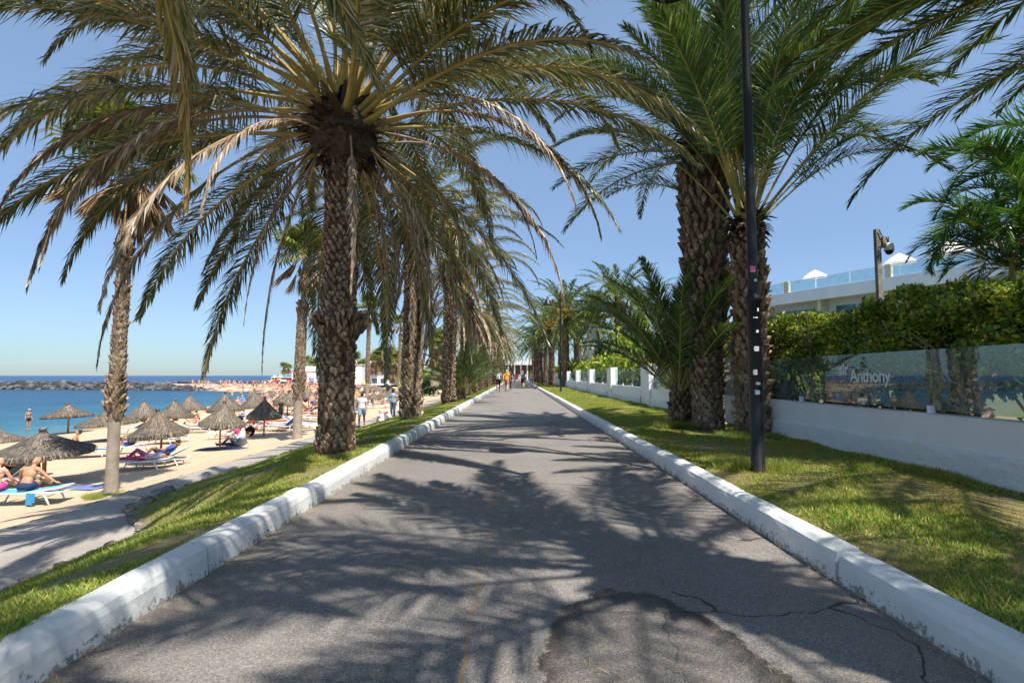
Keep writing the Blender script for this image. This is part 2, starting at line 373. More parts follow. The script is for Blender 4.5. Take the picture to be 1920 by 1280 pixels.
def shore_x(Y): return np.interp(Y, [0, 36, 44, 50, 61, 80, 98, 119, 132], [-35, -35, -36, -37, -41, -45.5, -49, -49, -56])
def far_y(X): return np.interp(X, [-200, -140, -106, -76, -56, -45], [176, 172, 163, 147, 132, 119])
def sand_z(X, Y):
    xs = shore_x(Y); t = np.clip((X-XOUT)/(xs-XOUT), 0, 3)   # 0 path, 1 shoreline
    z1 = np.interp(t, [0, .012, .045, .13, .2, .62, 1, 1.15, 3], [-1.4, -1.43, -1.72, -2.05, -2.15, -2.55, -3.2, -3.6, -7])
    d2 = Y-far_y(X)
    z2 = np.interp(d2, [-30, 0, 12, 30, 60, 90, 110], [-7, -3.22, -2.5, -2.1, -1.9, -1.9, -1.9])
    z2 = np.where((X < -.46*Y) & (d2 > 45), np.interp(d2, [45, 60, 80], [-2.0, -3.0, -6]), z2)
    z = np.maximum(z1, z2); z = np.where(Y > 132, z2, z)
    return z + .05*np.sin(X*1.7+Y*.9)*np.cos(Y*1.3-X*.6)*np.clip((z+3.3), 0, 1)
def ground_z(X, Y):
    if X > -1.98 and X < 1.98: return 0.0
    if X >= 1.98: return .15
    if X > xin(Y): return float(verge_z(np.float64(X), np.float64(Y)))
    if X > XOUT: return PATH_Z
    return float(sand_z(np.float64(X), np.float64(Y)))
def hit(px, py):
    """where the line of sight through a photo pixel meets the left-hand ground"""
    d = ray(px, py); t = 2.0; o_ = Vector((0, 0, CAM_H))
    while t < 600:
        p = o_+d*t
        if p.z <= max(ground_z(p.x, p.y), -3.2): return Vector((p.x, p.y, max(ground_z(p.x, p.y), -3.2)))
        t += .04 if t < 60 else .3
    return o_+d*300
YS = np.concatenate([np.arange(-6, 30, .3), np.arange(30, 120, 2.5), np.arange(120, 440, 8)])
link_ = tag(link('grass_verge_ground', grid_mesh('grass_verge_ground', np.linspace(0, 1, 22), YS, verge_z, M['turf'], xf=lambda T, Y: -2.12+T*(xin(Y)-.05+2.12))), kind='structure')
tag(link('beach_path', grid_mesh('beach_path', np.linspace(0, 1, 6), YS, lambda X, Y: PATH_Z+0*X, M['path'], xf=lambda T, Y: xin(Y)+T*(XOUT-.1-xin(Y)))), kind='structure')
sxs = -np.concatenate([np.arange(8.6, 16, .3), np.arange(16, 60, 1.2), np.arange(60, 300, 6), [400.]])
tag(link('beach_sand', grid_mesh('beach_sand', sxs[::-1], YS, sand_z, M['sand'])), kind='structure')
sea_o = MB().add([(-20000, -500, -3.2), (3000, -500, -3.2), (3000, 40000, -3.2), (-20000, 40000, -3.2)], [(0, 1, 2, 3)]).build('sea', M['sea']); tag(sea_o, kind='structure')
M['lawn_far'] = mat('garden_earth', (.09, .11, .03), (.17, .13, .07), .8, .9, .5, 20, obj=False)
tag(link('right_lawn', grid_mesh('right_lawn', np.linspace(2.1, 4.9, 12), YS, lambda X, Y: .15+.012*np.sin(X*3+Y*1.7), M['turf'])), kind='structure')
tag(MB().add([(4.8, -8, .10), (400, -8, .10), (400, 440, .10), (4.8, 440, .10)], [(0, 1, 2, 3)]).build('garden_ground', M['lawn_far']), kind='structure')
M['paving'] = mat('plaza_paving', (.42, .38, .33), (.52, .47, .41), 2, .85, .1, obj=False)
tag(MB().add([(-8, 120, .004-.02), (4.85, 120, .004-.02), (4.85, 440, .0), (-60, 440, 0), (-60, 190, 0)], [(0, 1, 2, 3, 4)]).build('plaza', M['paving']), kind='structure')
# ---- stones edging the beach path (dry, uncountable) and the outcrop
def stones(name, spots, material, label, cat, squash=.6, kind='stuff'):
    V = []; T = []
    ico = bmesh.new(); bmesh.ops.create_icosphere(ico, subdivisions=1, radius=1)
    base = np.array([v.co[:] for v in ico.verts]); tri = np.array([[v.index for v in f.verts] for f in ico.faces]); ico.free()
    for k, (x, y, z, s) in enumerate(spots):
        b = base*(1+rng.uniform(-.28, .28, (len(base), 1)))*np.array([s*rng.uniform(.8, 1.5), s*rng.uniform(.8, 1.5), s*squash])
        a = rng.uniform(0, 6.28); c_, s_ = math.cos(a), math.sin(a)
        b = np.stack([b[:, 0]*c_-b[:, 1]*s_, b[:, 0]*s_+b[:, 1]*c_, b[:, 2]], -1)
        V.append(b+np.array([x, y, z])); T.append(tri+k*len(base))
    o = link(name, fast_mesh(name, np.concatenate(V), None, np.concatenate(T), [material])); tag(o, label, cat, kind=kind); return o
sp = []
for y in np.arange(2.5, 60, .13):
    s = random.uniform(.05, .10)
    sp.append((float(xin(y))+random.uniform(-.06, .10), y, PATH_Z+.04, s))
    if y > 8.5 and random.random() < .6: sp.append((float(xin(y))+random.uniform(.0, .22), y, PATH_Z+.07, s*.8))
    if random.random() < .9: sp.append((XOUT+random.uniform(-.12, .10), y, PATH_Z-.02, random.uniform(.05, .085)))
    if y < 9: sp.append((float(xin(y))+random.uniform(0, .3), y, PATH_Z+.1, s*1.1))
stones('edging_stones', sp, M['stone'], 'rough grey brown stones edging the beach path', 'stones', .45)
oc = at_z(310, 950, PATH_Z); mb = MB()
for k in range(16):
    mb.ball((oc.x+random.uniform(-.35, .7), oc.y+random.uniform(-.55, .8), PATH_Z+random.uniform(0, .16)), (random.uniform(.16, .34), random.uniform(.2, .4), random.uniform(.1, .22)), 9, 6, jit=.16)
for v_ in range(0): pass
tag(mb.build('rock_outcrop', M['rock']), 'jagged dark rock outcrop breaking through beside the bend of the beach path', 'rock')
# ---- breakwater
sp = []
for k in range(5200):
    x = random.uniform(-330, -92); q = random.uniform(-1, 1)
    yb = float(far_y(np.float64(x)))+4+q*5.5; h = 2.3*(1-abs(q)**1.3)
    if x > -118: h *= (-92-x)/26
    sp.append((x, yb, -3.3+h*random.uniform(.6, 1), random.uniform(.5, 1.05)))
for k in range(700):
    x = random.uniform(-150, -75); sp.append((x, float(far_y(np.float64(x)))+56+random.uniform(-3, 3), -2.2+random.uniform(-.3, .5), random.uniform(.5, 1.1)))
stones('breakwater_rocks', sp, M['basalt'], 'long dark boulder breakwater across the bay', 'breakwater', .75)
# surf line behind the spit
M['foam'] = mat('sea_foam', (.75, .8, .82), (.6, .68, .72), 2, .6, .3)
sv = []; sf = []
for k in range(60):
    x = -190+k*1.9; y = float(far_y(np.float64(x)))+74+2*math.sin(k*.9)
    sv += [(x, y, -3.15), (x, y+3+2*math.sin(k*1.7), -3.12)]
    if k: sf.append((2*k-2, 2*k, 2*k+1, 2*k-1))
tag(MB().add(sv, sf).build('surf', M['foam']), kind='structure')
# ================================================================== palms
M['leaf_l'] = island_mat('palm_leaflet', [(0, (.05, .075, .022)), (.38, (.115, .145, .045)), (.72, (.235, .225, .11)), (1, (.52, .48, .37))], .36, .22, .6)
M['leaf_r'] = island_mat('palm_leaflet_green', [(0, (.035, .07, .015)), (.5, (.08, .14, .026)), (.85, (.16, .22, .05)), (1, (.32, .34, .15))], .38, .26, .55)
M['leaf_y'] = island_mat('palm_leaflet_fresh', [(0, (.04, .12, .018)), (.5, (.08, .19, .03)), (1, (.17, .28, .06))], .42, .3, .45)
M['leaf_d'] = island_mat('palm_leaflet_dry', [(0, (.18, .12, .08)), (.4, (.36, .26, .17)), (.75, (.54, .43, .31)), (1, (.68, .60, .49))], .6, .2, .25, tcol=(1, .9, .75))
M['leaf_o'] = island_mat('fan_leaf_dry', [(0, (.12, .065, .03)), (.5, (.30, .185, .09)), (1, (.48, .36, .20))], .6, .2, .25, tcol=(1, .85, .6))
M['leaf_f'] = island_mat('fan_leaf_green', [(0, (.05, .10, .02)), (.5, (.12, .18, .035)), (1, (.38, .36, .08))], .45, .3, .4)
M['rachis'] = mat('palm_rachis', (.25, .23, .05), (.42, .34, .10), 3, .5, 0)
M['rachis_o'] = mat('palm_rachis_amber', (.30, .21, .05), (.46, .33, .10), 3, .5, 0)
M['rachis_d'] = mat('palm_rachis_dry', (.26, .17, .09), (.40, .30, .19), 3, .7, 0)
M['boot'] = island_mat('trunk_scale', [(0, (.10, .062, .036)), (.5, (.17, .11, .068)), (1, (.26, .18, .115))], .85, 0, .15, 16, (.08, .052, .034))
M['tip'] = island_mat('leaf_base_tip', [(0, (.18, .12, .075)), (.5, (.31, .225, .145)), (1, (.50, .39, .27))], .85, 0, .15, 22, (.15, .10, .065))
M['boot_red'] = island_mat('trunk_scale_red', [(0, (.11, .055, .035)), (.5, (.22, .115, .07)), (1, (.36, .22, .14))], .85, 0, .15, 14, (.09, .045, .03))
M['boot_pale'] = island_mat('trunk_scale_pale', [(0, (.17, .13, .09)), (.5, (.34, .27, .20)), (1, (.56, .48, .38))], .85, 0, .15, 14, (.15, .11, .08))
M['core'] = mat('trunk_core', (.05, .034, .022), (.12, .085, .055), 14, .9, .6)
M['core_pale'] = mat('trunk_smooth', (.25, .205, .16), (.36, .30, .24), 5, .8, .5, 30)
M['fibre'] = island_mat('crown_fibre', [(0, (.022, .013, .008)), (.6, (.075, .045, .026)), (1, (.19, .13, .08))], .9)
M['date'] = island_mat('date_cluster', [(0, (.55, .25, .02)), (1, (.75, .42, .05))], .5)

def frond_mesh(name, L, e0, droop, seed, ll=.42, lw=.026, n=95, s0=.16, vee=25, fold=1.0, grav=.35, swing=.15, p=1.25, mats=None, rr=.026, seg=22, tipang=20):
    g = np.random.default_rng(seed)
    s = np.linspace(0, 1, seg+1); sgn = g.choice([-1, 1])
    el = R(e0)-R(droop)*s**p; az = sgn*swing*s**1.5*g.uniform(.4, 1.4)
    d = np.stack([np.cos(el)*np.cos(az), np.cos(el)*np.sin(az), np.sin(el)], -1)
    P = np.concatenate([[[0, 0, 0]], np.cumsum((d[1:]+d[:-1])/2*L/seg, 0)])
    def interp(t):
        return np.stack([np.interp(t, s, P[:, k]) for k in range(3)], -1), np.stack([np.interp(t, s, d[:, k]) for k in range(3)], -1)
    # rachis, 5 sided
    V = []; Q = []; K = 5
    for i in range(seg+1):
        t_ = d[i]; b = np.cross([0, 0, 1.], t_); b /= np.linalg.norm(b)+1e-9; nn = np.cross(t_, b)
        r = rr*(1-s[i])**.8+.004; wd = r*(1+1.6*max(0, 1-s[i]/.10))
        for k in range(K):
            a = 2*math.pi*k/K+.3; V.append(P[i]+b*wd*math.cos(a)+nn*r*.8*math.sin(a))
    for i in range(seg):
        for k in range(K):
            k2 = (k+1) % K; Q.append((i*K+k, i*K+k2, (i+1)*K+k2, (i+1)*K+k))
    V = np.array(V); nq = len(Q)
    # leaflets
    t = np.concatenate([np.linspace(s0, .995, n)+g.uniform(-.004, .004, n) for _ in (0, 1)]); side = np.repeat([-1., 1.], n)
    keep = g.random(2*n) > .04; t = np.clip(t[keep], s0*.9, 1); side = side[keep]; N = len(t)
    B, T = interp(t); T /= np.linalg.norm(T, axis=1)[:, None]
    up = np.array([0, 0, 1.]); S = np.cross(up, T); S /= np.linalg.norm(S, axis=1)[:, None]+1e-9; Nn = np.cross(T, S)
    u = (t-s0)/(1-s0)
    ln = ll*(.45+.55*np.sin(np.pi*np.clip(u*.8+.18, 0, 1)))*(1-.45*u**3)*g.uniform(.8, 1.12, N)
    ang = R(1)*(62-(62-tipang)*u**.8)*fold+g.normal(0, .09, N)
    v = R(vee)+g.normal(0, .22, N)
    D = T*np.cos(ang)[:, None]+(S*(side*np.cos(v))[:, None]+Nn*np.sin(v)[:, None])*np.sin(ang)[:, None]
    D /= np.linalg.norm(D, axis=1)[:, None]
    gr = np.clip(grav*g.uniform(.5, 1.6, N), 0, .9)[:, None]
    mid = B+D*(ln*.45)[:, None]; D2 = D*(1-gr)+np.array([0, 0, -1.])*gr+g.normal(0, .07, (N, 3)); D2 /= np.linalg.norm(D2, axis=1)[:, None]
    tip = mid+D2*(ln*.55)[:, None]
    W = np.cross(D, S*side[:, None]*.3+Nn+g.normal(0, .35, (N, 3))); W /= np.linalg.norm(W, axis=1)[:, None]+1e-9
    hw = (lw*.5*g.uniform(.8, 1.2, N))[:, None]
    LV = np.stack([B-W*hw*.55, B+W*hw*.55, mid-W*hw, mid+W*hw, tip], 1).reshape(-1, 3); o = len(V)
    i = o+np.arange(N)*5
    q2 = np.stack([i, i+1, i+3, i+2], -1); t2 = np.stack([i+2, i+3, i+4], -1)
    return fast_mesh(name, np.concatenate([V, LV]), np.concatenate([np.array(Q), q2]), t2, mats, np.concatenate([np.zeros(nq), np.ones(len(q2))]), np.ones(len(t2)))
def trunk_mesh(name, prof, boots, lean=(0, 0), seed=1, mats=None, core=1.0):
    """prof: [(z, r)]; boots: [(z0, z1, width, height, protrude, jitter, matindex)]"""
    mats = list(mats)+[M['tip']]; TI = len(mats)-1; r_ = random.Random(seed); mb = MB(); zs = [a for a, _ in prof]; rs = [b for _, b in prof]; H = zs[-1]
    rad = lambda z: float(np.interp(z, zs, rs))
    cx = lambda z: (lean[0]*(z/H)**1.5, lean[1]*(z/H)**1.5)
    zz = np.linspace(0, H, max(10, int(H*5)))
    pts = [(*cx(max(z, 0)), z-.25 if k == 0 else z) for k, z in enumerate(zz)]
    mb.tube(pts, [rad(z)*core for z in zz], 16, mi=0)
    for (z0, z1, wd, ht, pr, jit, mi) in boots:
        z = z0; row = 0
        while z < z1:
            r = rad(z); n = max(6, int(2*math.pi*r/wd)); c0 = cx(z)
            for k in range(n):
                if r_.random() < .06: continue
                if r_.random() < .05: row_p = 2.1
                else: row_p = 1+.45*math.sin(z*3.1+k*1.9)*math.sin(z*7.3-k*.8)
                th = 2*math.pi*(k+.5*(row % 2)+r_.uniform(-.13, .13))/n+row*.05; dw = math.pi/n*r_.uniform(.75, 1.08); zb = z+r_.uniform(-.25, .25)*ht
                h = ht*r_.uniform(.9, 1.45); p = pr*r_.uniform(1-jit, 1+jit)*row_p; p = min(p, .17); rr_ = r*1.0
                def P(a, q, zc): return (c0[0]+q*math.cos(a), c0[1]+q*math.sin(a), zc)
                sk = r_.uniform(-.25, .25)*dw
                vs = [P(th-dw*.9, rr_*.985, zb), P(th+dw*.9, rr_*.985, zb), P(th+dw*.72+sk, rr_+p*.75, zb+h*.72), P(th+sk, rr_+p, zb+h*r_.uniform(.92, 1.1)), P(th-dw*.72+sk, rr_+p*.75, zb+h*.72),
                      P(th-dw*.8, rr_*.97, zb+h*.8), P(th+dw*.8, rr_*.97, zb+h*.8), P(th, rr_*.97, zb+h*1.02), P(th, rr_+p*.4, zb+h*.1)]
                k0 = len(mb.v); mb.add(vs, [(0, 8, 4), (8, 1, 2), (0, 4, 5), (1, 6, 2)], mi); mb.f += [tuple(i+k0 for i in f) for f in ((8, 2, 3), (8, 3, 4), (2, 6, 7, 3), (4, 3, 7, 5))]; mb.m += [TI]*4
            z += ht*.72; row += 1
    return mb.mesh(name, mats)
def boot_crown(name, R0, H, seed, n=230, mats=None, spike=.28):
    """the bulb of old frond bases and fibre under a crown"""
    r_ = random.Random(seed); mb = MB()
    mb.ball((0, 0, 0), (R0*.86, R0*.86, H), 16, 12, 0, .10)
    for k in range(n):
        a = r_.uniform(0, 6.283); e = math.asin(r_.uniform(-.95, .9))
        b = Vector((R0*.82*math.cos(e)*math.cos(a), R0*.82*math.cos(e)*math.sin(a), H*math.sin(e)*.95))
        out = Vector((math.cos(a)*math.cos(e), math.sin(a)*math.cos(e), math.sin(e)*.7+r_.uniform(-.7, .4))).normalized()
        L = spike*r_.uniform(.4, 1.3); wv = Vector((-math.sin(a), math.cos(a), 0))*r_.uniform(.02, .055)
        t = b+out*L+Vector((0, 0, -.03)); m_ = b+out*L*.6
        th = out.cross(wv).normalized()*.012
        mb.add([b-wv*1.5, b+wv*1.5, m_+wv+th, m_-wv+th, t+wv*.4, t-wv*.4], [(0, 1, 2, 3), (3, 2, 4, 5)], 1)
    return mb.mesh(name, mats)
# -------- shared frond libraries
def lib(prefix, elevs, per, **kw):
    out = {}
    for j, e in enumerate(elevs):
        for k in range(per):
            a = dict(kw); a['L'] = kw['L']*random.uniform(.92, 1.06)
            dr = a.pop('drf')(e)
            out.setdefault(e, []).append(frond_mesh('%s_frond' % prefix, e0=e, droop=dr*random.uniform(.85, 1.15), seed=hash((j, k, len(prefix))) % 9999, **a))
    return out
EL = [85, 68, 52, 38, 24, 10, -6, -24, -45]
dl = lambda e: {85: 95, 68: 108, 52: 108, 38: 104, 24: 80, 10: 70, -6: 60, -24: 50, -45: 40}[e]
LIB_L = lib('droopy', EL, 3, L=4.5, drf=dl, ll=.58, lw=.023, n=190, s0=.2, vee=8, grav=.34, mats=[M['rachis_o'], M['leaf_l']], rr=.030, tipang=16, p=1.5)
LIB_R = lib('full', EL, 3, L=4.3, drf=lambda e: dl(e)*.72, ll=.66, lw=.025, n=150, s0=.16, vee=28, grav=.22, mats=[M['rachis'], M['leaf_r']], rr=.030, tipang=24, p=1.6)
LIB_U = lib('upright', [84, 74, 64, 54, 42, 28], 3, L=4.6, drf=lambda e: 50, ll=.68, lw=.023, n=145, s0=.30, vee=22, grav=.16, mats=[M['rachis'], M['leaf_r']], rr=.026, tipang=24, p=2.0)
LIB_Y = lib('young', [84, 72, 60, 46, 30], 3, L=3.0, drf=lambda e: 50, ll=.46, lw=.022, n=105, s0=.2, vee=26, grav=.10, mats=[M['rachis'], M['leaf_r']], rr=.020, tipang=26, p=1.8)
LIB_A = lib('arching', [75, 55, 35, 15], 3, L=2.3, drf=lambda e: 125, ll=.62, lw=.026, n=85, s0=.26, vee=30, grav=.12, mats=[M['rachis'], M['leaf_y']], rr=.018, tipang=30, p=1.7, swing=.5)
DEAD = [frond_mesh('dry_frond', L=3.7, e0=e, droop=dr, seed=k+50, ll=.38, lw=.026, n=85, s0=.22, vee=-10, fold=.42, grav=.55, mats=[M['rachis_d'], M['leaf_d']], rr=.022, swing=.3, p=.8) for k, (e, dr) in enumerate([(10, 95), (-10, 76), (-35, 52), (-60, 28), (30, 112), (-50, 38)])]
DEAD_L = [frond_mesh('dry_frond', L=4.3, e0=e, droop=dr, seed=k+80, ll=.44, lw=.030, n=95, s0=.3, vee=-5, fold=.5, grav=.5, mats=[M['rachis_d'], M['leaf_d']], rr=.024, swing=.4, p=1.1) for k, (e, dr) in enumerate([(20, 100), (0, 84), (-20, 64)])]
def put_frond(root, me, name, z, az, r0=.12, tilt=0, sc=1.0, x=0, y=0):
    o = link(name, me, root); o.location = (x+r0*math.cos(az), y+r0*math.sin(az), z)
    o.rotation_euler = (random.uniform(-.25, .25), tilt, az); o.scale = (sc,)*3; return o
def crown(root, L, z0, counts, r0=.22, dz=.10, zspan=.9, sc=1.0, azr=None, seed=0, top=None, clear=False):
    """counts: {elevation: number}"""
    r_ = random.Random(seed); a = r_.uniform(0, 6.28)
    els = sorted(counts, reverse=True); tot = sum(counts.values()); k = 0
    for e in els:
        for j in range(counts[e]):
            a += 2.39996; f = k/max(1, tot-1); k += 1
            if clear and e <= -6 and math.cos(a+math.pi/2) > .3: a += math.pi
            if clear and -6 < e <= 38 and math.cos(a+math.pi/2) > .86: a += .9
            put_frond(root, r_.choice(L[e]), 'frond', z0+zspan*(.5-f), a+r_.uniform(-.15, .15), r0*(.35+.65*min(1, f*1.6)), R(r_.uniform(-7, 7)), sc*r_.uniform(.88, 1.08)*(.80 if e <= -24 else 1))
def dead(root, z, n, seed, libs=None, sc=1.0, r0=.3, azs=None):
    r_ = random.Random(seed)
    for k in range(n):
        az = azs[k] if azs else r_.uniform(-1.05, 4.2)
        put_frond(root, r_.choice(libs or DEAD), 'dry_frond', z+r_.uniform(-.2, .25), az, r0, 0, sc*r_.uniform(.7, 1.05))
# ---------------- left row
PALMS_L = 'date palms in the left-hand row beside the promenade'
PALMS_R = 'date palms on the right-hand lawn'
def date_palm(loc, label, H, seed, r=.26, group=PALMS_L, tmats=None, boots=None, L=LIB_L, counts=None, lean=(0, 0), bulb=.55, ndead=8, sc=1.0, prof=None, name='date_palm', zspan=.9, share=None, fr0=.3, bulbH=.6):
    root = tag(empty(name, loc), label, 'palm tree', group)
    prof = prof or [(0, r*1.22), (.25, r*1.05), (H*.35, r), (H*.8, r*.98), (H, r*1.15)]
    me = trunk_mesh('trunk', prof, boots or [(.25, H, .105, .10, .035, .5, 1)], lean, seed, tmats or [M['core'], M['boot']])
    link('trunk', me, root)
    bc = link('crown_base', boot_crown('crown_base', bulb, bulbH, seed, mats=[M['core'], M['fibre']]), root); bc.location = (lean[0], lean[1], H+bulbH*.7)
    n0 = len(root.children)
    counts = counts or {85: 7, 68: 8, 52: 9, 38: 10, 24: 11, 10: 10, -6: 7, -24: 6, -45: 4}
    crown(root, L, H+bulbH*1.1, counts, fr0, zspan=zspan, sc=sc, seed=seed, clear=True)
    dead(root, H+bulbH*.45, ndead, seed+5, r0=bulb*.6)
    for c in root.children:
        if c.name.startswith(('frond', 'dry_frond')): c.location.x += lean[0]; c.location.y += lean[1]
    return root
def gz(x, y): return ground_z(x, y)
mx, my = -2.80, 8.3
PL1 = date_palm((mx, my, gz(mx, my)), 'big date palm nearest the camera on the left verge, droopy crown over a scaly trunk', 4.62, 11, .245,
    prof=[(0, .31), (.12, .275), (1.0, .245), (1.75, .235), (1.86, .30), (2.02, .31), (2.1, .25), (3.4, .232), (4.3, .235), (4.62, .33)],
    boots=[(.05, 1.0, .12, .13, .026, .6, 1), (1.0, 1.8, .115, .105, .034, .5, 1), (1.76, 2.1, .07, .16, .13, .8, 1), (2.1, 4.5, .085, .078, .036, .4, 1)],
    bulb=.62, bulbH=.62, ndead=15, lean=(.02, 0), counts={85: 6, 68: 7, 52: 8, 38: 9, 24: 9, 10: 7, -6: 5, -24: 4, -45: 4}, sc=1.2, fr0=.42)
for k, (az, e, s_) in enumerate([(168, 38, 1.3), (176, 24, 1.35), (184, 52, 1.25), (190, 10, 1.3), (200, 38, 1.3), (208, 24, 1.3), (218, 38, 1.15), (160, 24, 1.25), (182, -6, 1.15), (171, 10, 1.25), (5, 24, 1.15)]):
    put_frond(PL1, LIB_L[e][k % 3], 'frond', 5.35+.012*e, R(az), .38, 0, s_)
for k, (az, m_, s_) in enumerate([(196, 0, 1.1), (208, 1, 1.12), (219, 1, 1.05), (187, 2, 1.2), (230, 2, 1.0), (-8, 0, 1.1), (12, 1, 1.1), (-25, 0, 1.0)]):
    put_frond(PL1, DEAD_L[m_], 'dry_frond', 5.15, R(az), .42, 0, s_)
rb = MB()
for k in range(70):
    a = random.uniform(-1.2, 1.6); L_ = random.uniform(.06, .2); z = 1.62+random.uniform(-.22, .3)
    d = Vector((math.cos(a), math.sin(a), 0)); wv = Vector((-d.y, d.x, 0))*.02
    b = d*.26+Vector((0, 0, z)); t = b+d*L_*.5+Vector((0, 0, -L_)); rb.add([b-wv, b+wv, t], [(0, 1, 2)], 0)
rb.build('fibre_tuft', [M['fibre']], PL1)
# crowns above the camera: their fronds reach into the top of the view and shade the road
near = [((-2.75, .9), 'date palm whose fronds hang in at the top left corner', 4.9, 12),
        ((-2.8, -6.4), 'date palm behind the viewpoint shading the foreground kerb', 4.8, 13)]
PL0 = date_palm((near[0][0][0], near[0][0][1], .05), near[0][1], near[0][2], near[0][3], counts={85: 4, 68: 5, 52: 6, 38: 7, 24: 7, 10: 5, -6: 1}, ndead=2)
M['amber'] = island_mat('yellowing_leaflet', [(0, (.16, .13, .03)), (.4, (.34, .22, .05)), (.75, (.48, .30, .08)), (1, (.42, .34, .24))], .5, .25, .35)
qf = put_frond(PL0, DEAD_L[1], 'yellowing_frond', 5.45, R(88), .3, 0, 1.1)
for i_, m_ in enumerate((M['rachis_o'], M['amber'])): qf.material_slots[i_].link = 'OBJECT'; qf.material_slots[i_].material = m_
put_frond(PL0, LIB_L[10][1], 'frond', 5.5, R(102), .3, 0, 1.1)
LROW = [(-3.0, 15.2, 5.1, 'second date palm of the left row, pale scaled foot, dry frond down its trunk'),
        (-2.85, 22.3, 5.0, 'third date palm of the left row with dark scaly trunk leaning slightly'),
        (-2.9, 29.6, 4.7, 'fourth date palm of the left row, ragged dry fronds half hiding its trunk'),
        (-3.0, 37.0, 4.9, 'fifth date palm of the left row, behind the ragged fourth trunk'),
        (-3.0, 45.0, 4.8, 'sixth date palm of the left row, just left of the man in the white shirt'),
        (-3.1, 53.0, 5.0, 'seventh date palm of the left row, far down the promenade')]
for k, (x, y, H, lab) in enumerate(LROW):
    cn = {85: 4, 68: 5, 52: 5, 38: 5, 24: 4, 10: 3, -6: 1} if k < 3 else {68: 5, 38: 5, 24: 5, 10: 4, -6: 3}
    p_ = date_palm((x, y, gz(x, y)), lab, H, 20+k, .25, boots=[(.05, 1.6, .13, .12, .05, .5, 2), (1.6, H, .11, .10, .04, .5, 1)] if k == 0 else [(.1, H, .12, .11, .045, .5, 1)],
        tmats=[M['core'], M['boot'], M['boot_pale']], counts=cn, sc=.92, ndead=[14, 15, 16, 11, 9, 8][k], lean=(random.uniform(-.1, .12), 0))
    if k in (0, 2, 3):
        for q in range(5 if k == 0 else 3): put_frond(p_, DEAD[3], 'dry_frond', H+.2, R(-70+q*22), .3, .3, 1.15)
# low young palm clumps between the trunks
YP = 'young date palm suckers between the row of trunks'
for x, y, sc, lab in [(-2.6, 25.0, .9, 'bushy young palm with upright green fronds between the third and fourth left trunks'), (-2.9, 33.5, 1.0, 'bushy young palm with yellow green fronds behind the fourth left trunk'), (-4.6, 41, 1.1, 'young palm with arching fronds on the slope left of the fifth trunk')]:
    r_ = tag(empty('young_palm', (x, y, gz(x, y)-.05)), lab, 'palm tree', YP)
    link('trunk', trunk_mesh('trunk', [(0, .16), (.5, .15)], [(0, .5, .08, .09, .04, .5, 1)], (0, 0), 5, [M['core'], M['boot']]), r_)
    crown(r_, LIB_Y, .5, {84: 4, 72: 6, 60: 8, 46: 7, 30: 4}, .1, sc=sc, seed=int(y), zspan=.25)
# far rows share one crown mesh per kind (joined, seen a few pixels high)
def join_crown(L, counts, z0, seed, deadn=6, sc=1.0, zs=.9):
    r_ = random.Random(seed); a = 0; VV = []; QQ = []; TT = []; QM = []; TM = []; off = 0; k = 0; tot = sum(counts.values())
    items = []
    for e in sorted(counts, reverse=True):
        for j in range(counts[e]):
            a += 2.39996; f = k/tot; k += 1; items.append((r_.choice(L[e]), a, z0+zs*(.5-f), .25, sc, 0))
    for j in range(deadn): items.append((r_.choice(DEAD), r_.uniform(0, 6.28), z0-.4, .3, sc*.9, 2))
    for me, az, z, r0, s_, mo in items:
        n = len(me.vertices); V = np.empty(n*3); me.vertices.foreach_get('co', V); V = V.reshape(-1, 3)*s_*r_.uniform(.85, 1.05)
        c_, s2 = math.cos(az), math.sin(az); V = np.stack([V[:, 0]*c_-V[:, 1]*s2+r0*c_, V[:, 0]*s2+V[:, 1]*c_+r0*s2, V[:, 2]+z], -1)
        lt = np.empty(len(me.polygons), np.int32); me.polygons.foreach_get('loop_total', lt); lv = np.empty(len(me.loops), np.int32); me.loops.foreach_get('vertex_index', lv)
        mi = np.empty(len(me.polygons), np.int32); me.polygons.foreach_get('material_index', mi); st = np.concatenate([[0], np.cumsum(lt)[:-1]])
        q = st[lt == 4][:, None]+np.arange(4); t = st[lt == 3][:, None]+np.arange(3)
        QQ.append(lv[q]+off); TT.append(lv[t]+off); QM.append(mi[lt == 4]+mo); TM.append(mi[lt == 3]+mo); VV.append(V); off += n
    return np.concatenate(VV), np.concatenate(QQ), np.concatenate(TT), np.concatenate(QM), np.concatenate(TM)
def lowlib(prefix, drm, **kw): return lib(prefix, [68, 38, 10, -20], 2, drf=lambda e: drm*{68: 100, 38: 96, 10: 84, -20: 58}[e], **kw)
LOW_L = lowlib('far_droopy', 1.0, L=4.4, ll=.44, lw=.060, n=34, s0=.2, vee=8, grav=.4, mats=[M['rachis_o'], M['leaf_l']], seg=10, tipang=16)
LOW_R = lowlib('far_full', .72, L=4.2, ll=.58, lw=.065, n=36, s0=.16, vee=25, grav=.2, mats=[M['rachis'], M['leaf_r']], seg=10)
def crown_shared(name, L, counts, seed, mats, **kw):
    V, Q, T, qm, tm = join_crown(L, counts, 0, seed, **kw); return fast_mesh(name, V, Q, T, mats, qm, tm)
CF_L = [crown_shared('crown', LOW_L, {68: 12, 38: 15, 10: 16, -20: 12}, s, [M['rachis_o'], M['leaf_l'], M['rachis_d'], M['leaf_d']], deadn=7) for s in (1, 2)]
CF_R = [crown_shared('crown', LOW_R, {68: 16, 38: 16, 10: 14, -20: 6}, s, [M['rachis'], M['leaf_r'], M['rachis_d'], M['leaf_d']], deadn=1) for s in (3, 4)]
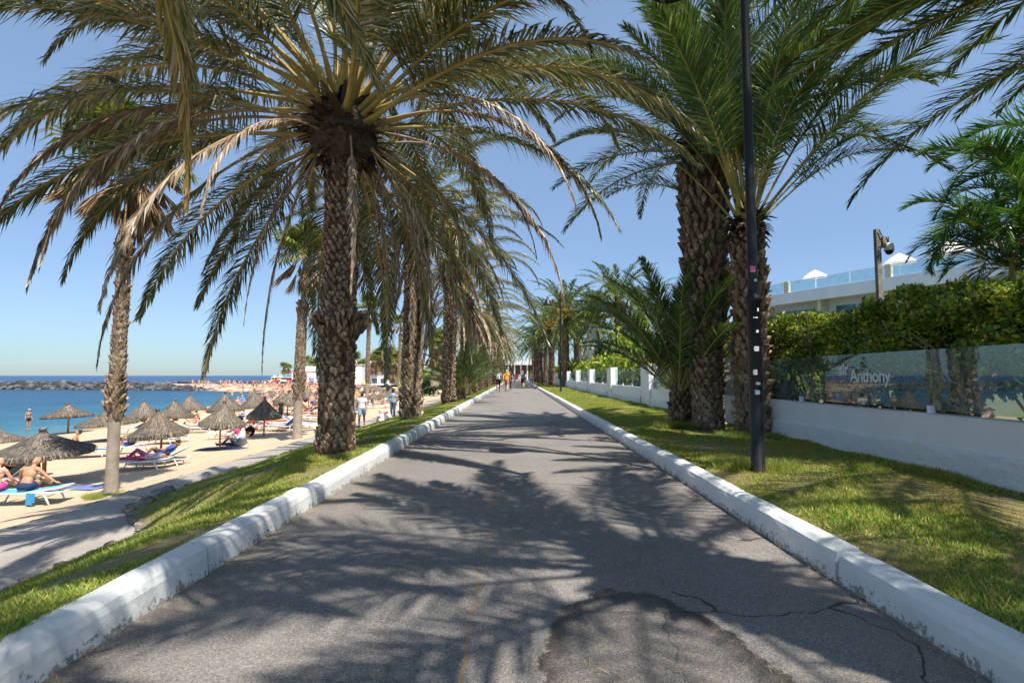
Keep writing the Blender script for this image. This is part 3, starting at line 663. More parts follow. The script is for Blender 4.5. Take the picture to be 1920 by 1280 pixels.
T_FAR = trunk_mesh('trunk', [(0, .34), (.3, .3), (5, .27), (5.4, .4)], [(.1, 5.3, .17, .17, .05, .4, 1)], (0, 0), 9, [M['core'], M['boot']])
BULB_FAR = boot_crown('crown_base', .55, .6, 9, 90, [M['core'], M['fibre']])
DATES = MB()
for k in range(9):
    a = k*.7; b = Vector((.35*math.cos(a), .35*math.sin(a), .3))
    for q in range(26): DATES.ball(b+Vector((random.uniform(-.14, .3)*math.cos(a)+random.uniform(-.1, .1), random.uniform(-.14, .3)*math.sin(a)+random.uniform(-.1, .1), random.uniform(-.55, .1))), .05, 5, 4)
DATES = DATES.mesh('dates', [M['date']])
def far_palm(x, y, H, lab, C, group, seed, sc=1.0, dates=False, z=None):
    r_ = random.Random(seed); root = tag(empty('date_palm', (x, y, gz(x, y) if z is None else z), r_.uniform(0, 6.28)), lab, 'palm tree', group)
    t = link('trunk', T_FAR, root); t.scale = (sc, sc, H/5.4)
    b = link('crown_base', BULB_FAR, root); b.location = (0, 0, H+.3); b.scale = (sc,)*3
    c = link('crown', r_.choice(C), root); c.location = (0, 0, H+.6); c.scale = (sc,)*3
    if dates: d = link('dates', DATES, root); d.location = (0, 0, H+.4); d.scale = (1.3,)*3
    return root
for k, y in enumerate([61, 69, 77, 86, 95, 105, 116]):
    far_palm(-3.1+.2*(k % 2), y, 5.2+.4*(k % 3), ['eighth', 'ninth', 'tenth', 'eleventh', 'twelfth', 'thirteenth', 'last'][k]+' date palm of the left row, far along the promenade', CF_L, PALMS_L, 60+k)
# ---------------- right-hand palms
A = (3.98, 11.2)
PA = date_palm((A[0], A[1], .14), 'tall stout date palm with coarse brown leaf bases, left of the near lamp post', 5.6, 31, .34, PALMS_R,
    tmats=[M['core'], M['boot'], M['boot_pale']], prof=[(0, .33), (.15, .30), (1.5, .29), (2.1, .33), (3.2, .38), (4.6, .41), (5.6, .43)],
    boots=[(.03, .75, .13, .10, .03, .5, 2), (.75, 2.0, .12, .12, .06, .5, 1), (2.0, 5.6, .125, .20, .12, .85, 1)],
    L=LIB_R, counts={85: 6, 68: 8, 52: 9, 38: 8, 24: 5, 10: 3}, bulb=.55, bulbH=.6, ndead=0, sc=1.0)
B = (4.46, 10.2)
PB = date_palm((B[0], B[1], .14), 'date palm with reddish flaking trunk and upright fronds, right behind the lamp post', 3.8, 32, .26, PALMS_R,
    tmats=[M['core'], M['boot_red'], M['boot_pale']], prof=[(0, .30), (.3, .25), (1.8, .25), (3.2, .28), (3.8, .22)],
    boots=[(.03, 1.3, .16, .2, .12, .7, 2), (1.3, 3.75, .13, .17, .08, .6, 1)],
    L=LIB_U, counts={84: 9, 74: 11, 64: 10, 54: 8, 42: 3}, bulb=.27, bulbH=.3, ndead=0, zspan=.35, fr0=.16)
Yp = (3.62, 11.9)
r_ = tag(empty('young_palm', (Yp[0], Yp[1], .13)), 'young date palm with dark upright fronds fanning out, left of the tall stout palm', 'palm tree')
link('trunk', trunk_mesh('trunk', [(0, .22), (.4, .2), (.85, .17)], [(0, .85, .10, .13, .07, .6, 1)], (0, 0), 6, [M['core'], M['boot']]), r_)
crown(r_, LIB_Y, .85, {84: 8, 72: 10, 60: 9, 46: 5}, .13, sc=1.0, seed=7, zspan=.3)
for k, az in enumerate((2.5, 2.8, 3.1, 3.4, 3.7)): put_frond(r_, random.choice(LIB_Y[60]), 'frond', .9, az, .1, 0, 1.02)
PR0 = date_palm((3.1, .8, .14), 'date palm overhead on the hotel side, its crown shading the near lane', 5.3, 33, .33, PALMS_R,
    L=LIB_R, counts={85: 4, 68: 4, 52: 6, 38: 7, 24: 7, 10: 4}, ndead=0, tmats=[M['core'], M['boot']], sc=.9)
PG0 = date_palm((7.5, 4.4, .1), 'date palm in the hotel garden whose green fronds reach in at the top right corner', 4.7, 34, .33, PALMS_R,
    L=LIB_R, counts={85: 3, 68: 4, 52: 6, 38: 7, 24: 8, 10: 5}, ndead=1, tmats=[M['core'], M['boot']], sc=1.02)
for k, (az, e) in enumerate([(118, 38), (130, 24), (142, 52), (152, 38), (163, 24), (172, 52), (184, 38), (105, 52), (124, 68), (148, 10)]):
    put_frond(PG0, LIB_R[e][k % 3], 'frond', 5.3+.01*e, R(az), .3, 0, 1.12)
for k, (x, y, H, d) in enumerate([(4.75, 52, 6.6, 1), (3.9, 60, 6.2, 1), (4.4, 68, 6.6, 1), (3.3, 76, 6.3, 0), (4.5, 84, 6.5, 0), (3.4, 93, 6.2, 0), (4.2, 102, 6.4, 0), (3.5, 113, 6.4, 0)]):
    far_palm(x, y, H, ['nearest palm of the far right-hand cluster, orange date bunches under its crown', 'second palm of the far right-hand cluster, with orange dates', 'third palm of the far right-hand cluster, beside the white wall', 'fourth palm of the far right-hand row', 'fifth palm of the far right-hand row', 'sixth palm of the far right-hand row', 'seventh palm of the far right-hand row', 'farthest palm of the right-hand row, next to the white pavilion'][k], CF_R, PALMS_R, 90+k, 1.1, d, z=.15)
PG = 'palms in the hotel garden behind the white wall'
for k, (x, y, H) in enumerate([(9.5, 50, 7.2), (9.2, 62, 7.4), (13.5, 58, 7.0), (8.3, 74, 7), (12, 84, 7.4), (7.5, 92, 7)]):
    far_palm(x, y, H, ['garden palm behind the hedge, right of the far lamp post', 'garden palm behind the far hedge with broad green crown', 'garden palm rightmost behind the far hedge', 'garden palm behind the wall, fourth along', 'garden palm in the far back of the hotel grounds', 'garden palm farthest along behind the wall'][k], CF_R, PG, 120+k, 1.25, False, z=.1)
# smooth white royal palm stem
rp = tag(empty('royal_palm', (7.1, 50, .1)), 'palm with a smooth white stem rising from the far hedge', 'palm tree')
link('trunk', trunk_mesh('trunk', [(0, .5), (3, .45), (4.6, .5), (6, .3)], [], (0, 0), 1, [mat('royal_stem', (.55, .53, .48), (.68, .66, .6), 2)]), rp)
c_ = link('crown', CF_R[0], rp); c_.location = (0, 0, 6); c_.scale = (.9,)*3
# fresh green arching palms by the hotel fence, upper right
AP = 'arching garden palms behind the hedge'
for k, (x, y, n, sc, H, lab) in enumerate([(9.0, 9.0, 5, .84, 2.6, 'bright green cane palm arching over the hedge at the right edge'), (9.9, 9.6, 4, 1.05, 3.8, 'taller cane palm with curling fronds at the upper right edge')]):
    r_ = tag(empty('cane_palm', (x, y, .1)), lab, 'palm tree', AP)
    for q in range(n):
        a = q*2*math.pi/n; ex, ey = math.cos(a)*.45, math.sin(a)*.45; h = H+random.uniform(-.5, .6)
        tb = MB().tube([(ex*.3, ey*.3, 0), (ex*.7, ey*.7, h*.6), (ex, ey, h), (ex*1.05, ey*1.05, h+.6)], [.045, .04, .045, .02], 7); tb.build('stem', M['rachis'], r_, True)
        for j in range(8):
            az = a+j*2.4; e = random.choice([75, 75, 55, 55, 35, 15]); f = put_frond(r_, random.choice(LIB_A[e]), 'frond', h+.35, az, .03, 0, sc*random.uniform(.85, 1.15), ex, ey)
# ---------------- fan palms on the beach

def fan_mesh(name, seed, mats, dry=0, n=30, Lp=.75, Lf=.85):
    g = random.Random(seed); mb = MB(); e = R(g.uniform(15, 40)) if not dry else R(-70)
    hub = Vector((math.cos(e)*Lp, 0, math.sin(e)*Lp*(1 if not dry else .9)))
    mb.tube([(0, 0, 0), hub*.5+Vector((0, 0, .05)), hub], [.022, .015, .012], 5, mi=0)
    ax = hub.normalized(); side = Vector((0, 1, 0)); nrm = ax.cross(side).normalized()
    for k in range(n):
        a = R(-150+300*k/(n-1)) if not dry else R(g.uniform(-38, 38)); d = ax*math.cos(a)+side*math.sin(a)
        if dry: d = (d*.35+Vector((g.uniform(-.05, .2), g.uniform(-.2, .2), -1))).normalized()
        L = Lf*(.75+.25*math.cos(a*.6))*g.uniform(.85, 1.1); wv = (side*math.cos(a)-ax*math.sin(a))*(.040 if not dry else .02)
        if dry: wv = Vector((g.uniform(-1, 1), g.uniform(-1, 1), 0)).normalized()*.02
        m_ = hub+d*L*.62+nrm*(.02 if k % 2 else -.02); t = m_+(d*(.7 if not dry else 1)+Vector((0, 0, -.55 if not dry else -.2))).normalized()*L*.4
        mb.add([hub, m_-wv, m_+wv, t], [(0, 1, 2), (1, 3, 2)], 1)
    return mb.mesh(name, mats)
FG = [fan_mesh('fan_frond', k, [M['rachis'], M['leaf_f']]) for k in range(4)]
FD = [fan_mesh('dry_fan_frond', k+9, [M['rachis_d'], M['leaf_o']], 1) for k in range(4)]
def fan_palm(px, py, top_py, lab, seed, r=.17, y=None, full=True, spread=1.0, lean=(.1, 0), thin=.82, ncr=26, nd=34):
    b = hit(px, py) if y is None else at_y(px, py, y); y_ = b.y
    H = at_y(px, top_py, y_).z-b.z; g = random.Random(seed)
    root = tag(empty('fan_palm', b), lab, 'palm tree', 'fan palms along the top of the beach')
    prof = [(0, r*1.35), (.3, r*1.1), (H*.22, r), (H*.235, r*1.25), (H*thin*.98, r*1.0), (H*thin, r*.62), (H, r*.55)]
    link('trunk', trunk_mesh('trunk', prof, [(H*.21, H*.34, .10, .16, .08, .7, 1), (H*.3, H*thin*.96, .085, .10, .035, .6, 1), (H*thin*.9, H*thin, .08, .16, .10, .8, 1)], lean, seed, [M['core_pale'], M['boot_pale']]), root)
    for k in range(ncr):
        e = g.uniform(-20, 62); o = put_frond(root, g.choice(FG), 'frond', H+g.uniform(.0, .25), k*2.4, .06, -R(e-25), spread*g.uniform(.85, 1.15)); o.location.x += lean[0]; o.location.y += lean[1]
    for k in range(nd):
        o = put_frond(root, g.choice(FD), 'dry_frond', H-g.uniform(-.1, .75), g.uniform(0, 6.28), .05, g.uniform(-.9, .25), spread*g.uniform(.6, 1.2)); o.location.x += lean[0]; o.location.y += lean[1]
    return root
W1 = fan_palm(208, 925, 300, 'slender fan palm with smooth pale foot, leftmost, brown skirt of dead leaves', 41, .135, lean=(.1, 0), thin=.74, ncr=34, nd=60, spread=1.12)
fan_palm(557, 822, 478, 'fan palm just left of the big trunk with full round crown and pale smooth neck', 42, .20, thin=.74, spread=1.25, lean=(.2, 0))
fan_palm(688, 758, 575, 'fan palm immediately right of the big trunk, behind the walking man', 43, .2, thin=.84, spread=1.2)
fan_palm(748, 742, 605, 'slim fan palm between the walking group and the second left trunk', 44, .22, thin=.84, spread=1.1)
FANC = None
def fan_join():
    V = []; F = []; mi = []; g = random.Random(3); off = 0
    mb = MB()
    for k in range(60):
        me = g.choice(FG if k < 24 else FD); az = k*2.4; tl = -R(g.uniform(-45, 40)) if k < 24 else g.uniform(-.4, .1)
        Mx = Matrix.Translation((0, 0, .1 if k < 24 else -g.uniform(0, .6))) @ Matrix.Rotation(az, 4, 'Z') @ Matrix.Rotation(tl, 4, 'Y')
        for mi_ in (0, 1):
            fs = [tuple(p.vertices) for p in me.polygons if p.material_index == mi_]
            mb.add([Mx @ v.co for v in me.vertices], fs, mi_ if k < 24 else mi_+2)
    return mb.mesh('crown', [M['rachis'], M['leaf_f'], M['rachis_d'], M['leaf_o']])
FANC = fan_join(); T_FAN = trunk_mesh('trunk', [(0, .24), (5, .15)], [(2.6, 4.6, .15, .2, .05, .5, 1)], (0, 0), 3, [M['core_pale'], M['boot_pale']])
def far_fan(px, base_py, top_py, y, lab, sc=1.0):
    b = at_y(px, base_py, y); H = at_y(px, top_py, y).z-b.z
    root = tag(empty('fan_palm', b, random.uniform(0, 6)), lab, 'palm tree', 'distant fan palms beyond the bay')
    t = link('trunk', T_FAN, root); t.scale = (sc*1.6, sc*1.6, H/5); c = link('crown', FANC, root); c.location = (0, 0, H); c.scale = (sc*.95,)*3; return root
far_fan(533, 694, 687, 250, 'leftmost tiny fan palm on the headland against the sea', 1.9)
far_fan(541, 694, 689, 255, 'tiny fan palm right beside the leftmost one on the headland', 1.6)
fl = [(570, 700, 677, 200, 2.2), (588, 702, 683, 190, 2.2), (600, 700, 690, 210, 1.6), (664, 700, 672, 190, 2.4), (678, 702, 684, 170, 1.8), (700, 702, 676, 160, 2.2), (712, 703, 668, 150, 2.2), (726, 703, 663, 150, 2.4), (738, 705, 680, 120, 2.2), (732, 704, 672, 135, 2.0), (752, 706, 672, 110, 2.0), (815, 722, 650, 60, 1.3), (822, 716, 640, 85, 1.8), (838, 714, 640, 95, 2)]
for k, (px, b, t, y, s) in enumerate(fl):
    far_fan(px, b, t, y, 'distant fan palm, number %s from the left of the clump beyond the umbrellas' % ['three', 'four', 'five', 'six', 'seven', 'eight', 'nine', 'ten', 'eleven', 'twelve', 'thirteen', 'fourteen', 'fifteen', 'sixteen'][k], s)
# ================================================================== boundary wall, glass, hedge
WX = 4.70
M['glass'] = None
def glass():
    m, nt, bs = new_mat('fence_glass'); nt.nodes.remove(bs)
    tr = nt.nodes.new('ShaderNodeBsdfTransparent'); tr.inputs[0].default_value = (.80, .89, .90, 1)
    gl = nt.nodes.new('ShaderNodeBsdfGlossy'); gl.inputs['Roughness'].default_value = .015; gl.inputs[0].default_value = (.92, .97, 1, 1)
    lw = nt.nodes.new('ShaderNodeLayerWeight'); lw.inputs[0].default_value = .5
    mr = nt.nodes.new('ShaderNodeMapRange'); mr.inputs[3].default_value = .02; mr.inputs[4].default_value = .125; nt.links.new(lw.outputs['Fresnel'], mr.inputs[0])
    df = nt.nodes.new('ShaderNodeBsdfDiffuse'); df.inputs[0].default_value = (.45, .52, .55, 1)
    m1 = nt.nodes.new('ShaderNodeMixShader'); m2 = nt.nodes.new('ShaderNodeMixShader')
    p = nt.nodes.new('ShaderNodeNewGeometry').outputs['Position']
    film = ramp(nt, [(.4, (.03, .03, .03)), (.7, (.16, .16, .16))], noise(nt, 2.0, 5, p, .6))
    nt.links.new(film, m1.inputs[0]); nt.links.new(tr.outputs[0], m1.inputs[1]); nt.links.new(df.outputs[0], m1.inputs[2])
    nt.links.new(mr.outputs[0], m2.inputs[0]); nt.links.new(m1.outputs[0], m2.inputs[1]); nt.links.new(gl.outputs[0], m2.inputs[2])
    nt.links.new(m2.outputs[0], nt.nodes['Material Output'].inputs[0]); return m
M['glass'] = glass()
M['steel_white'] = mat('clip_enamel', (.7, .72, .72), (.8, .8, .8), 20, .4, 0)
M['letter'] = mat('letter_vinyl', (.70, .76, .78), (.78, .82, .84), 30, .5, 0)
PILL = [12.2, 19.6+(-.8), 26.4, 34.0, 41.6, 49.2, 56.8, 64.4, 72, 79.6, 87.2, 94.8]   # near faces
def wall_seg(y0, y1, k):
    """low parapet: projecting roughcast foot, smooth upper part"""
    root = tag(empty('boundary_wall', (WX, y0, .15)), ['long low white wall with roughcast foot under the lettered glass at the right edge', 'low white wall bay behind the palms and the near pillar', 'low white wall bay between the second and third pillar', 'low white wall bay right of the third pillar from the road camera, shaded by fronds',
        'low white wall bay before the fourth pillar', 'low white wall bay before the fifth pillar', 'low white wall bay before the sixth pillar'][min(k, 6)] if k < 7 else 'far white wall bay number %s past the seventh pillar' % ['one', 'two', 'three', 'four', 'five', 'six'][k-7], 'wall')
    L = y1-y0; mb = MB(); n = max(2, int(L/ (.12 if y0 < 12 else .6)))
    r_ = random.Random(k)
    rows = [(-.035, -.12), (-.035, .04), (-.032, .12), (-.034, .2), (-.030, .28), (-.022, .305)]
    vs = []; fs = []
    for i in range(n+1):
        for (x, z) in rows:
            j = r_.uniform(-.006, .006) if y0 < 12 else 0
            vs.append((x+j, L*i/n, z+ (r_.uniform(-.012, .012) if z > .25 else 0)))
        vs.append((.0, L*i/n, .315)); vs.append((.04, L*i/n, .315))
    P = len(rows)+2
    for i in range(n):
        for j in range(P-1): fs.append((i*P+j, i*P+j+1, (i+1)*P+j+1, (i+1)*P+j))
    mb.add(vs, fs); mb.build('roughcast_foot', M['roughcast'], root)
    up = MB(); up.box((.12, L/2, .265), (.228, L, .77)); up.box((.12, L/2, .655), (.25, L, .012)); up.build('upper_wall', M['wall'], root)
    return root
ys = [-5.0]+[p for p in PILL]
def pillar(y, k):
    root = tag(empty('wall_pillar', (WX, y, .15)), 'white wall pillar, ' + ['half hidden behind the red trunk and lamp post', 'tallest looking one, left of the young palm, shadow streaked', 'second one left of the young palm', 'third one left of the young palm', 'fourth one left of the young palm', 'fifth one, beside the far lamp post', 'sixth one, right behind the dated palm', 'seventh along the wall', 'eighth along the wall', 'ninth along the wall', 'tenth along the wall', 'last one far down the wall'][k], 'pillar', 'white pillars along the boundary wall')
    a = MB(); a.box((.10, .5, .70), (.34, .34, 1.62)); a.build('post', M['wall'], root)
    b = MB(); b.box((.14, 1.32, .69), (.30, 1.0, 1.58)); b.build('panel', M['wall'], root)
    return root
for k, y in enumerate(PILL): pillar(y-.33, k)
prev = -5.0
for k, y in enumerate(PILL):
    wall_seg(prev, y+.005-.01, k); prev = y+1.50
# glass bays
def glass_bay(y0, y1, k, nb):
    root = tag(empty('glass_screen', (WX+.10, y0, .82)), 'clear glass screen on the wall, ' + ['lettered bay with white clips at the right', 'bay seen between the stout palm and the young palm', 'bay with a person in orange behind it', 'bay beyond the second pillar left of the young palm', 'bay beyond the third pillar', 'farthest glazed bay'][k], 'glass screen', 'glass screens on the boundary wall')
    L = y1-y0; step = L/nb
    for i in range(nb):
        MB().box((0, step*(i+.5), .385), (.012, step-.02, .70)).build('pane', M['glass'], root)
        for yy in ([step*i] if i else []): MB().box((-.012, yy, .04), (.05, .06, .09)).build('clip', M['steel_white'], root)
    return root
prev = -5.0+.02
nbs = [6, 3, 3, 3, 3, 3]
for k, y in enumerate(PILL[:6]):
    g_ = glass_bay(prev, y-.34, k, nbs[k])
    if k == 0: GLASS0 = g_
    prev = y+1.52
def text(body, size, loc, rot, m, parent, name, ext=.0015, bold=.0):
    cu = bpy.data.curves.new(name, 'FONT'); cu.body = body; cu.size = size; cu.extrude = ext; cu.offset = bold; cu.resolution_u = 4; cu.space_character = .94
    o = bpy.data.objects.new('tmp', cu); COL.objects.link(o); bpy.context.view_layer.update()
    me = bpy.data.meshes.new_from_object(o.evaluated_get(bpy.context.evaluated_depsgraph_get())); bpy.data.objects.remove(o)
    me.materials.clear(); me.materials.append(m); q = link(name, me, parent); q.location = loc; q.rotation_euler = rot; return q
rt = (R(90), 0, R(-90))
text('sir', .24, (-.012, 7.98-(-5.0+.02), 1.265-.82), rt, M['letter'], GLASS0, 'lettering', bold=.004)
text('Anthony', .25, (-.012, 7.72-(-5.0+.02), 1.165-.82), rt, M['letter'], GLASS0, 'lettering', bold=.004)
# ------------------------------------------------------------------ hedge
M['hedge'] = island_mat('hedge_leaf', [(0, (.04, .09, .014)), (.3, (.13, .22, .025)), (.6, (.27, .36, .04)), (.85, (.50, .52, .055)), (.97, (.68, .60, .10)), (1, (.34, .16, .08))], .4, .42, .45)
M['twig'] = mat('hedge_branch', (.16, .12, .08), (.28, .23, .17), 8, .85, .5)
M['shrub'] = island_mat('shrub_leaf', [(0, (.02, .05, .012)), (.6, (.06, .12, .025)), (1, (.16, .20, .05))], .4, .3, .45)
def leaf_cloud(P, size, jit, nrm=None, mats=(), name='foliage', asp=.5):
    N = len(P); g = rng
    D = g.normal(0, 1, (N, 3)); D[:, 2] += .15
    if nrm is not None: D += nrm*.5
    D /= np.linalg.norm(D, axis=1)[:, None]; W = np.cross(D, g.normal(0, 1, (N, 3))); W /= np.linalg.norm(W, axis=1)[:, None]
    s = (size*g.uniform(1-jit, 1+jit, N)**1.6)[:, None]; Nn = np.cross(D, W)*s*.08
    V = np.stack([P, P+D*s*.5+W*s*asp*.5+Nn, P+D*s, P+D*s*.5-W*s*asp*.5+Nn], 1).reshape(-1, 3)
    i = np.arange(N)*4
    return fast_mesh(name, V, None, np.concatenate([np.stack([i, i+1, i+2], -1), np.stack([i, i+2, i+3], -1)]) if False else np.stack([np.stack([i, i+1, i+2], -1), np.stack([i, i+2, i+3], -1)], 1).reshape(-1, 3), list(mats))
def hedge_points(N, y0, y1, x0, x1, zb, zt, amp=.16, slope=.0):
    g = rng; y = g.uniform(y0, y1, N)
    # perimeter param: front face, top, back
    def lump(a, b): return amp*(np.sin(a*1.9+1.3*np.sin(b*2.3))*.5+np.sin(a*4.7+b*3.1)*.35+np.sin(a*9.1-b*6.7)*.25)
    Hh = zt(y)-zb; Wd = x1-x0; u = g.uniform(0, 1, N); f = Hh/(Hh*1.6+Wd)
    front = u < f; top = (u >= f) & (u < f+Wd/(Hh*1.6+Wd))
    x = np.where(front, x0, np.where(top, g.uniform(x0, x1, N), x1)); z = np.where(top, zt(y), zb+Hh*g.uniform(0, 1, N))
    L1 = lump(y, z); dpt = g.exponential(.09, N)
    x = np.where(front, x-L1+dpt, np.where(top, x, x+L1-dpt)); z = np.where(top, z+lump(y, x)*.8-dpt, z)
    # ragged underside
    z = np.where(~top & (z < zb+.35), z+g.uniform(-.25, .15, N), z)
    x = np.where(front | top, x+np.clip(z-zb, 0, 2)*slope*np.where(top, .4, 1), x)
    # loosen: thin out in clumps
    c = np.sin(y*3.3+z*5.1)+np.sin(y*7.7-z*3.7+x)+np.sin(z*9+y*1.3)
    keep = (c > -1.25) | (g.random(N) < .35)
    return np.stack([x, y, z], -1)[keep]
zt1 = lambda y: 2.30+.14*np.sin(y*.7)+.11*np.sin(y*1.9)+.06*np.sin(y*5.3+1)+.42*np.clip(6.9-y, 0, 2)/2-.16*np.clip(y-8, 0, 1.5)/1.5
hd = tag(empty('hedge', (5.8, 10, .1)), 'thick clipped hedge of glossy yellow green leaves behind the lettered glass', 'hedge', 'hedges behind the white wall')
hp = hedge_points(165000, 2.0, 19.5, 5.0, 7.0, 1.50, zt1, .26, .62)-np.array([5.8, 10, .1]); link('foliage', leaf_cloud(hp, .066, .35, None, [M['hedge']], asp=.52), hd)
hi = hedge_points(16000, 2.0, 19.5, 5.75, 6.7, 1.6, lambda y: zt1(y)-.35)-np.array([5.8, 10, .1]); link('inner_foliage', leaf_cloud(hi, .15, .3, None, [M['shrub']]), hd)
for k in range(46):
    y = 2.6+k*.37+random.uniform(-.15, .15); x = random.uniform(5.3, 6.2); r0 = random.uniform(.018, .045); p = Vector((x, y, .0)); pts = [p.copy()]; d = Vector((random.uniform(-.35, .1), random.uniform(-.6, .6), 1)).normalized()
    for q in range(6):
        d = (d+Vector((random.uniform(-.3, .3), random.uniform(-.35, .35), .1))).normalized(); p = p+d*.33; pts.append(p.copy())
    mb = MB().tube([q-Vector((5.8, 10, 0)) for q in pts], [r0*(1-.12*i) for i in range(7)], 6)
    for q in range(3):
        b = pts[random.randint(2, 5)]; dd = Vector((random.uniform(-.6, .1), random.uniform(-.8, .8), random.uniform(.2, .9))).normalized(); mb.tube([b-Vector((5.8, 10, 0)), b+dd*.35-Vector((5.8, 10, 0)), b+dd*.7+Vector((0, 0, .08))-Vector((5.8, 10, 0))], [r0*.5, r0*.4, r0*.2], 5)
    mb.build('branch', M['twig'], hd, True)
hd2 = tag(empty('hedge', (6, 40, .1)), 'far bushy hedge of bright leaves behind the white pillars', 'hedge', 'hedges behind the white wall')
hp = hedge_points(42000, 19.5, 98, 5.15, 7.2, 1.35, lambda y: 2.15+.2*np.sin(y*.9)+.12*np.sin(y*2.7), .3, .5)-np.array([6, 40, .1]); link('foliage', leaf_cloud(hp, .19, .35, None, [M['hedge']], asp=.6), hd2)
for k in range(60):
    y = 19.5+k*1.2; mb = MB().tube([(random.uniform(5.3, 6.5)-6, y-40, -.1), (random.uniform(5.3, 6.5)-6, y-40+.2, .8), (random.uniform(5.3, 6.5)-6, y-40+random.uniform(-.5, .5), 1.7)], [.05, .045, .03], 5); mb.build('branch', M['twig'], hd2, True)
# planting seen through the glass
def shrub(x, y, r, h, lab, m='shrub', n=1500, size=.12, asp=.4, nm='shrub', cat='shrub', group='garden plants behind the glass screens', z=.1):
    root = tag(empty(nm, (x, y, z)), lab, cat, group); g = rng
    a = g.uniform(0, 6.283, n); q = g.random(n)**.4; e = np.arcsin(g.uniform(-.2, 1, n)); lob = 1+.25*np.sin(a*3+e*4)+.15*np.sin(a*7)
    P = np.stack([r*q*lob*np.cos(e)*np.cos(a), r*q*lob*np.cos(e)*np.sin(a), h*.35+h*.65*q*np.sin(e)*lob], -1)
    link('foliage', leaf_cloud(P, size, .4, None, [M[m]], asp=asp), root)
    mb = MB()
    for k in range(5):
        aa = k*1.3; mb.tube([(0, 0, -.1), (r*.3*math.cos(aa), r*.3*math.sin(aa), h*.3), (r*.6*math.cos(aa), r*.6*math.sin(aa), h*.6)], [.04, .03, .015], 5)
    mb.build('stem', M['twig'], root); return root
M['pinkleaf'] = island_mat('pink_bract', [(0, (.45, .10, .12)), (.5, (.6, .35, .3)), (1, (.75, .6, .5))], .5, .3)
sw = ['first', 'second', 'third', 'fourth', 'fifth', 'sixth', 'seventh', 'eighth', 'ninth', 'tenth', 'eleventh', 'twelfth', 'thirteenth', 'fourteenth']
for k in range(14):
    y = 3.4+k*1.55; x = random.uniform(5.95, 7.6)
    shrub(x, y, random.uniform(.5, .8), random.uniform(.8, 1.5), '%s low garden shrub from the right edge, under the hedge behind the glass%s' % (sw[k], ', pinkish' if k in (4, 5, 9) else ''), 'pinkleaf' if k in (4, 5, 9) else ('hedge' if k % 2 else 'shrub'), 1300)
for k in range(9):
    shrub(9+random.uniform(0, 3), 4+k*4.2, 1.6, random.uniform(2.0, 2.8), '%s large dark garden bush from the right, far behind the hedge' % sw[k], 'shrub', 2600, .24, group='large bushes deep in the hotel garden')
for k in range(12):
    shrub(9.5+random.uniform(0, 7), 44+k*5.5, 3.2, random.uniform(3, 5.2), '%s broad green tree mass behind the far hedge, counting away' % sw[k], 'shrub' if k % 2 else 'hedge', 3200, .5, nm='garden_tree', cat='tree', group='garden trees behind the far hedge')
for k, (x, y, r, h) in enumerate([(-11, 62, 1.6, 2.2), (-14, 74, 2.2, 3.2), (-10.5, 86, 2.2, 3.4), (-17, 92, 2.6, 4.2), (-12, 104, 3, 4.6), (-20, 118, 3.6, 5), (-9.5, 122, 3, 4.4), (-27, 140, 4.5, 5.5)]):
    shrub(x, y, r, h, '%s leafy tree left of the path, seen between the left trunks, counting away' % sw[k], 'hedge' if k % 2 else 'shrub', 1800, .34, nm='garden_tree', cat='tree', group='garden trees beyond the left row', z=-1.4)
# ------------------------------------------------------------------ hotel
M['plaster'] = mat('hotel_plaster', (.72, .74, .76), (.80, .81, .82), .7, .7, .05)
M['cream'] = mat('cream_post', (.62, .54, .36), (.68, .6, .42), 3, .7, .05)
def pane_mat(name, col, rough=.05):
    m, nt, bs = new_mat(name); bs.inputs['Base Color'].default_value = (*col, 1); bs.inputs['Roughness'].default_value = rough; bs.inputs['Specular IOR Level'].default_value = .8; return m
M['win'] = pane_mat('window_glass', (.05, .16, .20)); M['bluepane'] = pane_mat('balcony_blue_glass', (.10, .30, .42))
M['parasol'] = mat('white_canvas', (.72, .70, .66), (.8, .78, .74), 2, .8, .05)
dirv = Vector((.514, -1, 0)).normalized(); hang = math.atan2(dirv.y, dirv.x)
P0 = at_y(1452, 704, 52); hb = tag(empty('hotel_building', (P0.x, P0.y, .1), hang), 'long white hotel with blue glass roof terrace railing above the hedge', 'building')
zt_, zr_ = at_y(1450, 553, 52).z-.1, at_y(1450, 535, 52).z-.1   # parapet top, rail top (local)
zb_ = at_y(1446, 573, 52).z-.1
# local x runs along the facade towards the camera; local +y points away from the road
LEN0, LEN1 = -1.5, 34
def hbx(name, x0, x1, y0, y1, z0, z1, m, parent=hb): return MB().box(((x0+x1)/2, (y0+y1)/2, (z0+z1)/2), (x1-x0, y1-y0, z1-z0)).build(name, m, parent)
hbx('parapet', LEN0, LEN1, 0, .35, zb_, zt_, M['plaster'])
hbx('roof', LEN0, LEN1, .35, 11, zt_-.5, zt_-.2, M['plaster'])
hbx('wall', LEN0, LEN1, 1.6, 11, 0, zt_-.5, M['plaster'])
for fl in range(3):
    zf = zb_-3.0*(fl+1)
    hbx('balcony_slab', LEN0, LEN1, .05, 1.6, zf, zf+.25, M['plaster'])
    hbx('balcony_rail', LEN0, LEN1, .08, .13, zf+.25, zf+1.2, M['bluepane'])
for k in range(7):
    x = LEN0+.4+k*5.6
    hbx('divider', x-.15, x+.15, .35, 1.6, 0, zb_, M['cream'])
    for fl in range(3):
        zf = zb_-3.0*(fl+1)+.25
        f = hbx('window', x+.7, x+4.6, 1.52, 1.62, zf, zf+2.3, M['plaster'])
        hbx('pane', x+.85, x+2.6, 1.49, 1.51, zf+.1, zf+2.2, M['win'], f); hbx('pane', x+2.7, x+4.45, 1.49, 1.51, zf+.1, zf+2.2, M['bluepane'], f)
